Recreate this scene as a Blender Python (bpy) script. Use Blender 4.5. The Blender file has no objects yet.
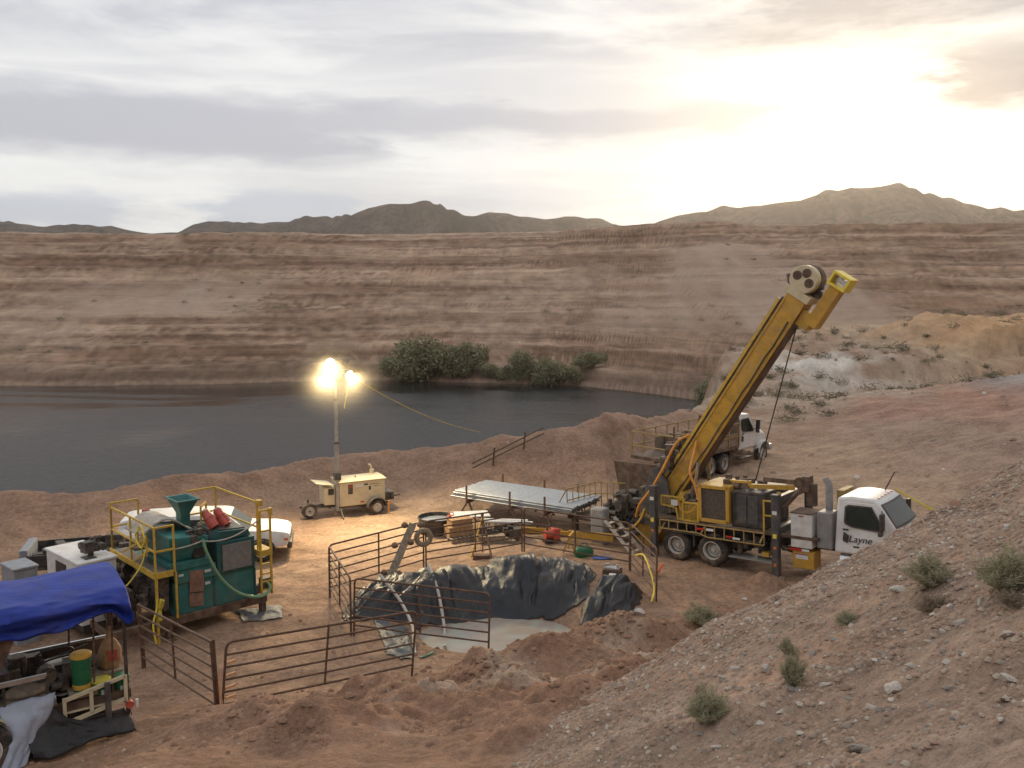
import bpy, math, random
import numpy as np
from mathutils import Vector, Matrix, Euler
R = math.radians
SC = bpy.context.scene
COL = SC.collection
random.seed(7)

# ------------------------------------------------------------------ camera
cam = bpy.data.objects.new("camera", bpy.data.cameras.new("camera"))
COL.objects.link(cam)
cam.location = (0, 0, 9.4)
cam.rotation_euler = (R(90 - 6.05), 0, 0)
cam.data.sensor_width = 36.0
cam.data.lens = 36.0 * 887 / 1024
cam.data.clip_start = 0.1
cam.data.clip_end = 12000
SC.camera = cam
SC.render.engine = 'CYCLES'
SC.render.resolution_x, SC.render.resolution_y = 1024, 768
SC.cycles.use_denoising = True
SC.cycles.max_bounces = 6
SC.cycles.volume_bounces = 0
SC.cycles.sample_clamp_indirect = 6
SC.view_settings.view_transform = 'Standard'
SC.view_settings.look = 'None'
SC.view_settings.exposure = EXPOSURE = 0.14
SC.view_settings.gamma = 1.0
SC.view_settings.use_curve_mapping = False

# ------------------------------------------------------------------ sky: overcast evening, sun behind thin cloud
SUN_AZ, SUN_EL = R(20.0), R(10.0)             # to the right of straight ahead
SUN_DIR = Vector((math.sin(SUN_AZ) * math.cos(SUN_EL), math.cos(SUN_AZ) * math.cos(SUN_EL), math.sin(SUN_EL)))
world = bpy.data.worlds.new("World")
SC.world = world
world.use_nodes = True
wt = world.node_tree
wt.nodes.clear()
class NG:
    """tiny node-graph helper"""
    def __init__(s, tree): s.t = tree
    def n(s, typ, **kw):
        nd = s.t.nodes.new(typ)
        for k, v in kw.items():
            if k.startswith('i_'):
                key = k[2:]
                key = int(key) if key.isdigit() else key.replace('_', ' ')
                s.put(nd.inputs[key], v)
            else: setattr(nd, k, v)
        return nd
    def put(s, sock, v):
        if isinstance(v, bpy.types.NodeSocket): s.t.links.new(v, sock)
        elif isinstance(v, bpy.types.Node): s.t.links.new(v.outputs[0], sock)
        else: sock.default_value = v
    def m(s, op, a, b=0.0, c=None, clamp=False):
        nd = s.t.nodes.new('ShaderNodeMath'); nd.operation = op; nd.use_clamp = clamp
        s.put(nd.inputs[0], a); s.put(nd.inputs[1], b)
        if c is not None: s.put(nd.inputs[2], c)
        return nd.outputs[0]
    def mix(s, f, a, b, blend='MIX'):
        nd = s.t.nodes.new('ShaderNodeMix'); nd.data_type = 'RGBA'; nd.blend_type = blend
        s.put(nd.inputs[0], f)
        for i, v in ((6, a), (7, b)):
            s.put(nd.inputs[i], (*v, 1) if isinstance(v, tuple) and len(v) == 3 else v)
        return nd.outputs[2]
    def ramp(s, f, lo, hi, o0=0.0, o1=1.0, smooth=True):
        nd = s.t.nodes.new('ShaderNodeMapRange'); nd.interpolation_type = 'SMOOTHSTEP' if smooth else 'LINEAR'
        s.put(nd.inputs[0], f)
        for i, v in enumerate((lo, hi, o0, o1)): s.put(nd.inputs[i + 1], v)
        return nd.outputs[0]
    def noise(s, vec, scale, detail=4, rough=.55, dist=0.0):
        nd = s.t.nodes.new('ShaderNodeTexNoise')
        if vec is not None: s.put(nd.inputs['Vector'], vec)
        nd.inputs['Scale'].default_value = scale; nd.inputs['Detail'].default_value = detail
        nd.inputs['Roughness'].default_value = rough; nd.inputs['Distortion'].default_value = dist
        return nd.outputs[0]
    def xyz(s, x, y, z):
        nd = s.t.nodes.new('ShaderNodeCombineXYZ')
        for i, v in enumerate((x, y, z)): s.put(nd.inputs[i], v)
        return nd.outputs[0]
g = NG(wt)
tc = g.n('ShaderNodeTexCoord').outputs['Generated']
sep = g.n('ShaderNodeSeparateXYZ', i_0=tc)
dx, dy, dz = sep.outputs
az = g.m('ARCTAN2', dx, dy)
zc = g.m('MAXIMUM', dz, 0.0)
den = g.m('ADD', zc, 0.10)
cu, cv = g.m('DIVIDE', dx, den), g.m('DIVIDE', dy, den)
n_plane = g.noise(g.xyz(g.m('MULTIPLY', cu, .6), cv, 3.7), 1.7, 8, .56, .5)      # cloud sheet seen in perspective
n_streak = g.noise(g.xyz(g.m('MULTIPLY', az, 2.2), g.m('MULTIPLY', zc, 17), 1.3), 1.0, 6, .5, .25)
n_edge = g.noise(g.xyz(g.m('MULTIPLY', az, 6), g.m('MULTIPLY', zc, 26), 5.1), 1.3, 6, .6)
cent = g.m('SUBTRACT', n_edge, .5)
def bank(az0, az1, fa, zlo, zhi, fz, wob):
    """soft-edged bank of cloud between two azimuths and two heights, its edges torn by noise"""
    a = g.m('ADD', az, g.m('MULTIPLY', cent, .35)); z = g.m('ADD', zc, g.m('MULTIPLY', cent, wob))
    k = g.m('MULTIPLY', g.ramp(a, az0, az0 + fa), g.ramp(a, az1 - fa, az1, 1, 0))
    k = g.m('MULTIPLY', k, g.ramp(z, zlo - fz, zlo + fz))
    return g.m('MULTIPLY', k, g.ramp(z, zhi - fz, zhi + fz, 1, 0))
b1 = bank(-3.5, -.08, .12, .132, .200, .016, .05)
b2 = bank(-.32, .36, .10, .163, .200, .013, .05)
b3 = bank(.38, .95, .08, .180, .232, .014, .07)
b4 = bank(.18, .70, .10, .262, .36, .022, .14)
b5 = bank(-.62, -.36, .06, .058, .092, .010, .05)
b6 = bank(-.36, -.14, .06, .062, .102, .011, .05)
b7 = bank(-.10, .14, .07, .080, .112, .010, .04)
sheet = g.m('MULTIPLY', g.ramp(n_plane, .36, .60), g.ramp(dz, .19, .27))
streak = g.m('MULTIPLY', g.ramp(n_streak, .46, .68), .55)
def mx(*a):
    o = a[0]
    for q in a[1:]: o = g.m('MAXIMUM', o, q)
    return o
low = mx(g.m('MULTIPLY', b5, .8), g.m('MULTIPLY', b6, .85), g.m('MULTIPLY', b7, .45))
dark = mx(b1, g.m('MULTIPLY', b2, .95), sheet, streak)
sd = g.n('ShaderNodeVectorMath', operation='DOT_PRODUCT', i_0=tc, i_1=tuple(SUN_DIR)).outputs['Value']
sunk = g.ramp(sd, .86, 1.0, 0, 1, False)
glow = g.m('POWER', sunk, 6.0)
glow2 = g.m('POWER', g.ramp(sd, .968, 1.0, 0, 1, False), 2.6)
bright = g.mix(g.m('POWER', sunk, 3.0), (.92, .92, .91), (1.0, .95, .85))
grey = g.mix(g.ramp(dz, .1, .5), (.49, .495, .555), (.63, .645, .705))
grey = g.mix(g.m('MULTIPLY', glow, .5), grey, (.74, .65, .53))
body = g.mix(g.m('MULTIPLY', dark, .9), bright, grey)
body = g.mix(low, body, (.56, .60, .69))
body = g.mix(1.0, body, g.mix(g.m('MULTIPLY', glow2, g.m('SUBTRACT', 1.0, g.m('MULTIPLY', dark, .85))), (0, 0, 0), (.50, .43, .29)), 'ADD')
hv = g.m('MAXIMUM', b3, g.m('MULTIPLY', b4, .9)); body = g.mix(g.m('MULTIPLY', hv, g.ramp(n_edge, .2, .6, .55, .95)), body, g.mix(g.ramp(dz, .18, .32), (.42, .38, .365), (.40, .39, .42)))
below = g.ramp(dz, -.02, .0)
body = g.mix(below, (.16, .115, .085), body)
sky = g.n('ShaderNodeTexSky', sky_type='NISHITA', sun_disc=False, sun_elevation=SUN_EL, sun_rotation=SUN_AZ)
bg1 = g.n('ShaderNodeBackground', i_0=sky.outputs[0], i_1=0.07)
bg2 = g.n('ShaderNodeBackground', i_0=body, i_1=1.0)
ms = g.n('ShaderNodeMixShader', i_0=0.92, i_1=bg1.outputs[0], i_2=bg2.outputs[0])
g.n('ShaderNodeOutputWorld', i_0=ms.outputs[0])

sun = bpy.data.objects.new("sun", bpy.data.lights.new("sun", 'SUN'))
COL.objects.link(sun)
sun.data.energy = 1.1
sun.data.angle = R(14)
sun.data.color = (1.0, .80, .56)
sun.rotation_euler = (-SUN_DIR).to_track_quat('-Z', 'Y').to_euler()

# ------------------------------------------------------------------ helpers
class MB:
    """collects vertices and faces of ONE mesh"""
    def __init__(s): s.v, s.f = [], []
    def add(s, vs, fs):
        b = len(s.v); s.v.extend([tuple(p) for p in vs]); s.f.extend([tuple(i + b for i in q) for q in fs]); return s
    def box(s, c, d, rot=None, taper=1.0):
        x, y, z = d[0] / 2, d[1] / 2, d[2] / 2
        vs = [Vector((sx * x * (taper if sz > 0 else 1), sy * y * (taper if sz > 0 else 1), sz * z)) for sz in (-1, 1) for sx, sy in ((-1, -1), (1, -1), (1, 1), (-1, 1))]
        if rot is not None:
            M_ = Euler(rot).to_matrix() if not isinstance(rot, Matrix) else rot
            vs = [M_ @ v for v in vs]
        vs = [v + Vector(c) for v in vs]
        return s.add(vs, [(3, 2, 1, 0), (4, 5, 6, 7), (0, 1, 5, 4), (1, 2, 6, 5), (2, 3, 7, 6), (3, 0, 4, 7)])
    def span(s, lo, hi):
        return s.box([(a + b) / 2 for a, b in zip(lo, hi)], [b - a for a, b in zip(lo, hi)])
    def bar(s, p0, p1, w, h=None, up=(0, 0, 1)):
        h = h or w; p0, p1 = Vector(p0), Vector(p1); d = (p1 - p0).normalized(); u = Vector(up)
        if abs(d.dot(u)) > .98: u = Vector((1, 0, 0))
        sd_ = d.cross(u).normalized(); u = sd_.cross(d)
        vs = [p + sd_ * (a * w / 2) + u * (b * h / 2) for p in (p0, p1) for a, b in ((-1, -1), (1, -1), (1, 1), (-1, 1))]
        return s.add(vs, [(3, 2, 1, 0), (4, 5, 6, 7), (0, 1, 5, 4), (1, 2, 6, 5), (2, 3, 7, 6), (3, 0, 4, 7)])
    def tube(s, pts, r, n=7, caps=True):
        pts = [Vector(p) for p in pts]; rings = []; u = None
        rr = r if isinstance(r, (list, tuple)) else [r] * len(pts)
        for i, p in enumerate(pts):
            d = (pts[min(i + 1, len(pts) - 1)] - pts[max(i - 1, 0)]).normalized()
            if u is None: u = d.orthogonal().normalized()
            u = (u - d * u.dot(d)); u = u.normalized() if u.length > 1e-6 else d.orthogonal().normalized()
            w = d.cross(u)
            rings.append([p + (u * math.cos(2 * math.pi * k / n) + w * math.sin(2 * math.pi * k / n)) * rr[i] for k in range(n)])
        return s.loft(rings, caps)
    def loft(s, rings, caps=True, close=True):
        n = len(rings[0]); vs = [v for r_ in rings for v in r_]; fs = []
        for i in range(len(rings) - 1):
            for k in range(n if close else n - 1):
                a, b = i * n + k, i * n + (k + 1) % n
                fs.append((a, b, b + n, a + n))
        if caps:
            fs.append(tuple(range(n - 1, -1, -1))); fs.append(tuple((len(rings) - 1) * n + k for k in range(n)))
        return s.add(vs, fs)
    def cyl(s, p0, p1, r0, r1=None, n=14):
        return s.tube([p0, p1], [r0, r0 if r1 is None else r1], n)
    def lathe(s, prof, o, axis=(0, 0, 1), n=20, caps=False):
        ax = Vector(axis).normalized(); u = ax.orthogonal().normalized(); w = ax.cross(u); o = Vector(o)
        rings = [[o + ax * h + (u * math.cos(2 * math.pi * k / n) + w * math.sin(2 * math.pi * k / n)) * r_ for k in range(n)] for r_, h in prof]
        return s.loft(rings, caps)
    def prism(s, poly, y0, y1, wy=None):
        """polygon of (x, z) pushed along y; wy(x, z) may scale the y of each corner"""
        k = wy or (lambda x, z: 1.0); n = len(poly)
        vs = [(x, y0 * k(x, z), z) for x, z in poly] + [(x, y1 * k(x, z), z) for x, z in poly]
        fs = [tuple(range(n)), tuple(range(2 * n - 1, n - 1, -1))] + [(i, i + n, (i + 1) % n + n, (i + 1) % n) for i in range(n)]
        return s.add(vs, fs)
    def build(s, name, mat, parent=None, smooth=35, bevel=0.0, seg=2, loc=None):
        me = bpy.data.meshes.new(name); me.from_pydata(s.v, [], s.f); me.update()
        me.materials.append(mat)
        import bmesh
        bm = bmesh.new(); bm.from_mesh(me); bmesh.ops.recalc_face_normals(bm, faces=bm.faces); bm.to_mesh(me); bm.free()
        if smooth:
            me.polygons.foreach_set('use_smooth', [True] * len(me.polygons)); me.set_sharp_from_angle(angle=R(smooth))
        o = bpy.data.objects.new(name, me); COL.objects.link(o)
        if parent: o.parent = parent
        if loc is not None: o.location = loc
        if bevel:
            md = o.modifiers.new('edge', 'BEVEL'); md.width = bevel; md.segments = seg; md.limit_method = 'ANGLE'; md.angle_limit = R(30)
        return o

def thing(name, label, cat, loc=(0, 0, 0), rot=0, group=None):
    o = bpy.data.objects.new(name, None); COL.objects.link(o); o.empty_display_size = .3
    o.location = loc; o.rotation_euler = rot if isinstance(rot, tuple) else (0, 0, rot)
    return tag(o, label, cat, group)
def tag(o, label, cat, group=None):
    o['label'] = label; o['category'] = cat
    if group: o['group'] = group
    return o
def dup(src, loc, rot=None, label=None, scale=None):
    r = src.copy(); COL.objects.link(r); r.location = loc
    if rot is not None: r.rotation_euler = rot if isinstance(rot, tuple) else (0, 0, rot)
    if scale is not None: r.scale = scale if isinstance(scale, tuple) else (scale,) * 3
    if label: r['label'] = label
    for ch in [c for c in src.children]:
        c = ch.copy(); COL.objects.link(c); c.parent = r
        for s2 in [q for q in ch.children]:
            d = s2.copy(); COL.objects.link(d); d.parent = c
    return r

# ------------------------------------------------------------------ materials
DUST = (.36, .25, .17)
MATS = {}
def mat(name, col, rough=.6, metal=0.0, var=.18, scale=6.0, dust=.22, bump=.0, bscale=40.0, spec=.5, coat=0.0, rust=None):
    if name in MATS: return MATS[name]
    m = bpy.data.materials.new(name); m.use_nodes = True; t = m.node_tree; t.nodes.clear(); q = NG(t)
    co = q.n('ShaderNodeTexCoord').outputs['Object']
    n1 = q.noise(co, scale, 5, .6); n2 = q.noise(co, scale * .37 + .6, 6, .65, .4)
    c = q.mix(q.ramp(n1, .3, .7), tuple(max(0, k * (1 - var)) for k in col), tuple(min(1, k * (1 + var)) for k in col))
    if rust:
        c = q.mix(q.m('MULTIPLY', q.ramp(q.noise(co, scale * 1.7, 7, .7), .5, .66), rust[3]), c, rust[:3])
    dm = q.m('MULTIPLY', q.ramp(n2, .42, .72), dust)
    c = q.mix(dm, c, DUST)
    b = q.n('ShaderNodeBsdfPrincipled', i_Base_Color=c, i_Metallic=q.m('MULTIPLY', q.m('SUBTRACT', 1.0, dm), metal), i_Roughness=q.m('ADD', q.m('MULTIPLY', dm, .4), q.m('ADD', q.m('MULTIPLY', n1, .16), rough - .08), clamp=True))
    b.inputs['Specular IOR Level'].default_value = spec
    if coat: b.inputs['Coat Weight'].default_value = coat
    if bump:
        q.put(b.inputs['Normal'], q.n('ShaderNodeBump', i_Strength=bump, i_Distance=.02, i_Height=q.noise(co, bscale, 5, .65)).outputs[0])
    q.n('ShaderNodeOutputMaterial', i_0=b.outputs[0])
    MATS[name] = m
    return m
def emit(name, col, strength):
    m = bpy.data.materials.new(name); m.use_nodes = True; t = m.node_tree; t.nodes.clear(); q = NG(t)
    e = q.n('ShaderNodeEmission', i_0=(*col, 1), i_1=strength); q.n('ShaderNodeOutputMaterial', i_0=e.outputs[0]); return m
YEL = mat('yellow_paint', (.50, .285, .030), .48, var=.12, dust=.35, rust=(.16, .09, .04, .25))
YELM = mat('mast_yellow', (.48, .27, .028), .42, var=.14, scale=2.5, dust=.30, rust=(.14, .08, .03, .35))
CATY = mat('worn_catwalk_yellow', (.34, .235, .07), .6, var=.2, dust=.45, rust=(.16, .09, .05, .6))
YRAIL = mat('rail_yellow', (.56, .36, .045), .5, var=.15, dust=.25, rust=(.2, .11, .04, .4))
BEIGE = mat('beige_paint', (.56, .48, .32), .5, var=.08, dust=.3)
CREAM = mat('cream_paint', (.60, .53, .36), .5, var=.07, scale=3, dust=.28)
WHITE = mat('white_paint', (.66, .66, .65), .42, var=.05, scale=3, dust=.35, coat=.05)
WHITED = mat('dusty_white_paint', (.66, .65, .62), .5, var=.08, dust=.35)
BLACK = mat('black_steel', (.028, .027, .027), .5, var=.3, dust=.28)
DARK = mat('dark_machinery', (.05, .045, .04), .55, var=.5, scale=11, dust=.45, bump=.3)
CHAR = mat('charcoal_paint', (.055, .058, .062), .45, var=.2, dust=.25)
GREY = mat('grey_paint', (.23, .23, .23), .5, var=.15, dust=.3)
STEEL = mat('bright_steel', (.52, .53, .54), .32, .9, var=.1, dust=.2)
GALV = mat('galvanised_steel', (.36, .385, .41), .42, .7, var=.15, scale=9, dust=.2)
RUST = mat('rusty_pipe', (.115, .062, .040), .7, .2, var=.35, scale=14, dust=.2, bump=.2)
RUSTP = mat('rusty_plate', (.10, .062, .042), .75, var=.4, scale=5, dust=.35, bump=.2)
RUBBER = mat('rubber', (.03, .029, .028), .85, var=.2, dust=.6, scale=5)
TEAL = mat('teal_paint', (.020, .150, .145), .45, var=.16, scale=3, dust=.16, rust=(.07, .06, .04, .25))
TEALD = mat('dark_teal_paint', (.012, .085, .085), .5, var=.2, scale=3, dust=.16)
RED = mat('red_paint', (.46, .075, .05), .45, var=.12, dust=.2)
ORANGE = mat('orange_hose', (.62, .24, .02), .5, var=.12, dust=.2)
GREEN = mat('green_plastic', (.012, .13, .055), .4, var=.1, dust=.12)
LIME = mat('yellow_lid_plastic', (.50, .42, .045), .45, var=.08, dust=.15)
YPLAS = mat('amber_plastic', (.58, .34, .05), .5, var=.1, dust=.2)
WOOD = mat('bare_timber', (.33, .20, .10), .8, var=.3, scale=9, dust=.25, bump=.2)
WOODG = mat('weathered_timber', (.24, .19, .14), .85, var=.3, scale=9, dust=.35, bump=.2)
GLASS = mat('dark_glass', (.020, .026, .022), .12, var=.1, dust=.04, spec=.22)
CHROME = mat('chrome', (.6, .6, .6), .15, 1.0, var=.05, dust=.12)
RIMW = mat('pale_rim', (.52, .50, .46), .5, var=.15, dust=.5)
HOSEG = mat('green_hose', (.16, .30, .17), .5, var=.1, dust=.2)
HOSEP = mat('pale_hose', (.42, .38, .33), .6, var=.15, dust=.3)
YTAPE = mat('yellow_tape', (.74, .58, .06), .5, var=.1, dust=.1)
LENSO = mat('amber_lens', (.60, .17, .04), .3, var=.05, dust=.1)
LENSR = mat('red_lens', (.50, .03, .02), .3, var=.05, dust=.1)
BROWN = mat('brown_leather', (.16, .10, .06), .8, var=.3, dust=.3)
PAPER = mat('white_label', (.62, .62, .60), .6, var=.05, dust=.12)
INK = mat('black_ink', (.03, .03, .035), .6, var=.1, dust=.05)
REDINK = mat('red_ink', (.35, .05, .04), .6, var=.1, dust=.05)
GRILLE = mat('radiator_mesh', (.058, .046, .038), .7, var=.3, scale=40, dust=.25, bump=.6, bscale=120)
CARD = mat('rusty_hatch', (.22, .125, .085), .8, var=.25, scale=6, dust=.3)
def cloth(name, col, rough, spec=.5, var=.2, dust=.2, bump=.4, bs=5.0):
    """thin sheeting: sharp ridged creases, dust lying in patches"""
    m = mat(name, col, rough, var=var, scale=2.2, dust=dust, spec=spec); q = NG(m.node_tree)
    b = [n for n in m.node_tree.nodes if n.type == 'BSDF_PRINCIPLED'][0]; co = q.n('ShaderNodeTexCoord').outputs['Object']
    r1 = q.n('ShaderNodeTexNoise', noise_type='RIDGED_MULTIFRACTAL', i_Vector=co, i_Scale=bs * .32, i_Detail=4.0, i_Distortion=.8); r2 = q.noise(co, bs * 3, 4, .6, .5)
    h = q.m('ADD', q.m('MULTIPLY', r1.outputs[0], .6), q.m('MULTIPLY', r2, .25))
    q.put(b.inputs['Normal'], q.n('ShaderNodeBump', i_Strength=bump, i_Distance=.09, i_Height=h).outputs[0]); return m
TARPB = cloth('blue_tarpaulin', (.010, .034, .27), .50, spec=.3, dust=.06, bump=.55, bs=4)
TARPK = cloth('black_plastic_sheet', (.017, .017, .020), .42, spec=.36, dust=.07, bump=.75, bs=6)
TARPS = cloth('silver_sheet', (.30, .33, .40), .5, dust=.15)
PLASTIC = cloth('crumpled_clear_plastic', (.09, .10, .11), .50, spec=.35, dust=.4, bump=.8, bs=10)

# ------------------------------------------------------------------ terrain as one world-space height function
def _hash(i, j, seed):
    i = i.astype(np.int64).astype(np.uint32); j = j.astype(np.int64).astype(np.uint32)
    h = i * np.uint32(374761393) + j * np.uint32(668265263) + np.uint32((seed * 974634777) & 0xffffffff)
    h = (h ^ (h >> np.uint32(13))) * np.uint32(1274126177); h = h ^ (h >> np.uint32(16))
    return h.astype(np.float64) / 4294967295.0
def vn(x, y, seed=0):
    i, j = np.floor(x), np.floor(y); fx, fy = x - i, y - j
    fx = fx * fx * fx * (fx * (fx * 6 - 15) + 10); fy = fy * fy * fy * (fy * (fy * 6 - 15) + 10)
    a, b, c, d = _hash(i, j, seed), _hash(i + 1, j, seed), _hash(i, j + 1, seed), _hash(i + 1, j + 1, seed)
    return (a * (1 - fx) + b * fx) * (1 - fy) + (c * (1 - fx) + d * fx) * fy
def fbm(x, y, oct=4, seed=0, gain=.5):
    """fractal noise, about -1..1"""
    s, amp, tot = 0, 1.0, 0
    for k in range(oct):
        s = s + amp * (vn(x, y, seed + k * 17) * 2 - 1); tot += amp
        x, y = x * 1.93 * .8 - y * 1.93 * .6 + 7.1, x * 1.93 * .6 + y * 1.93 * .8 - 3.3; amp *= gain
    return s / tot * 1.4
def sstep(a, b, x):
    t = np.clip((x - a) / (b - a), 0, 1); return t * t * (3 - 2 * t)
def smax(a, b, k):
    h = np.clip(.5 + .5 * (a - b) / k, 0, 1); return b + (a - b) * h + k * h * (1 - h)
def smin(a, b, k): return -smax(-a, -b, k)
CREST_X = [-400, -60, -28, -20, -15.5, -10.2, -5.7, 0, 4.4, 7.5, 11.8, 15, 20, 28, 36, 45, 400]
CREST_Y = [-100, 22, 32, 34.2, 35.9, 41.5, 44.5, 44.1, 45.5, 51, 58, 66, 84, 104, 122, 160, 400]
CREST_H = [1.5, 1.5, 1.5, 1.5, 1.55, 1.25, 1.3, 2.2, 2.75, 2.3, 1.7, 1.4, 1.4, 1.2, 1.2, 1.2, 1.2]
CREST_W = [4, 4, 4, 3.2, 3.0, 3.0, 3.2, 4.0, 4.2, 4.5, 9, 14, 22, 30, 36, 40, 40]
SHORE_X = [-600, -300, -150, -94, -29, 1.4, 13.6, 27.8, 40, 60, 100, 200, 600]
SHORE_Y = [120, 145, 158, 162, 168, 159, 154, 138, 126, 124, 126, 130, 100]
HEAPS = [(-3.6, 25.65, 0.79, 1.0, 0.98), (-1.9, 26.55, 0.88, 1.0, 1.1), (0.2, 26.95, 1.02, 1.15, 1.22), (1.9, 26.75, 0.88, 0.9, 1.22), (3.2, 25.849999999999998, 0.67, 0.75, 1.1), (2.3, 24.95, 0.33, 0.7, 0.73)]
MOUNDS = [(-2.9, 18.0, .85, 1.6, .8), (-.7, 19.6, .95, 1.3, .95), (.9, 21.2, .80, 1.3, .85), (-4.7, 15.9, .55, 1.3, .8), (.3, 18.0, .70, 1.5, 1.0), (2.5, 22.6, .75, 1.2, .95), (3.9, 22.6, .55, 1.2, 1.0),
          (-1.7, 16.9, .75, 1.3, .9), (7.9, 27.0, .5, .75, .55), (2.4, 18.9, .85, 1.3, 1.3), (3.9, 20.0, .75, 1.3, 1.2), (6.0, 24.3, .45, 1.4, .9), (1.5, 16.6, .55, 1.3, 1.1), (-4.4, 14.4, .35, 1.5, .8), (-1.0, 15.0, .75, 1.5, 1.0), (1.2, 14.2, .9, 1.2, .9), (.7, 12.3, .9, 1.3, 1.0), (2.2, 15.6, .5, 1.0, .9), (-2.8, 13.4, .65, 1.5, 1.0)]
RUTS = [[(13.5, 48), (6.5, 40.6), (-1, 38.2), (-8, 34.2), (-15, 32.6), (-24, 31)], [(-14, 34.6), (-7, 34.4), (0, 36.9), (7, 38.4), (13.5, 45)], [(6, 35.8), (1.2, 34.6), (-5, 32.0), (-9, 28.6), (-12, 27.5)]]
def ruts(x, y):
    out = 0
    for P_ in RUTS:
        best = np.full(np.shape(x), 99.0)
        for (ax, ay), (bx, by) in zip(P_[:-1], P_[1:]):
            t = np.clip(((x - ax) * (bx - ax) + (y - ay) * (by - ay)) / ((bx - ax) ** 2 + (by - ay) ** 2), 0, 1)
            best = np.minimum(best, np.hypot(x - ax - t * (bx - ax), y - ay - t * (by - ay)))
        out = np.maximum(out, np.exp(-((best - .88) / .20) ** 2))
    return out
def P_slope(x, y): return 6.60 + .62 * (x * .868 - y * .496)
def B_slope(x, y): return 4.93 + (x - 4.5) * .60 - .70 * (y - 13.6)
def bench(w, x, y):
    """far pit wall: height for the distance w behind the far shore"""
    w = w + 6 * fbm(x * .012, y * .012, 2, 5) + 1.0 * fbm(x * .09, y * .09, 3, 15) + .5 * fbm(x * .35, y * .1, 2, 19)
    lin = -8 + 33.6 * np.clip(w / 98.0, -.4, 1)
    face, flat, rise = 3.0, 6.6, 3.36
    k = np.floor(w / (face + flat)); r = w - k * (face + flat)
    z = -8 + rise * (k + np.clip(r / face, 0, 1) ** 1.0)
    z = np.where(w < 0, -8 + .5 * w, z)
    z = np.minimum(z, 25.6 + 0 * w)
    tal = np.clip(fbm(x * .03, y * .012, 3, 31) * 1.3 - .05, 0, .65)
    tri = (np.abs(x - 47 - .08 * (w - 50)) - (34 - .50 * (w - 20))) + 2.5 * fbm(x * .1, w * .1, 3, 33); cone1 = sstep(7, -7, tri) * sstep(20, 27, w) * sstep(84, 74, w)
    cone0 = np.exp(-((x + 80) / 22) ** 4) * sstep(28, 36, w) * sstep(62, 52, w)
    tal = np.clip(np.maximum(tal, 1.0 * np.maximum(cone0, cone1)), 0, 1)
    z = z * (1 - tal) + lin * tal + 2.0 * cone1
    z = np.where(w > 98, np.minimum(25.6 + .012 * (w - 98), 40), z)
    gul = 1 - np.abs(fbm(x * .13, y * .012 + 2, 2, 43)) * 2.4
    return z + (.22 * fbm(x * .3, y * .3, 2, 41) - .40 * np.clip(gul, 0, 1)) * sstep(0, 6, w) * sstep(100, 90, w), np.clip(np.maximum(cone0, cone1), 0, 1), k
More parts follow.
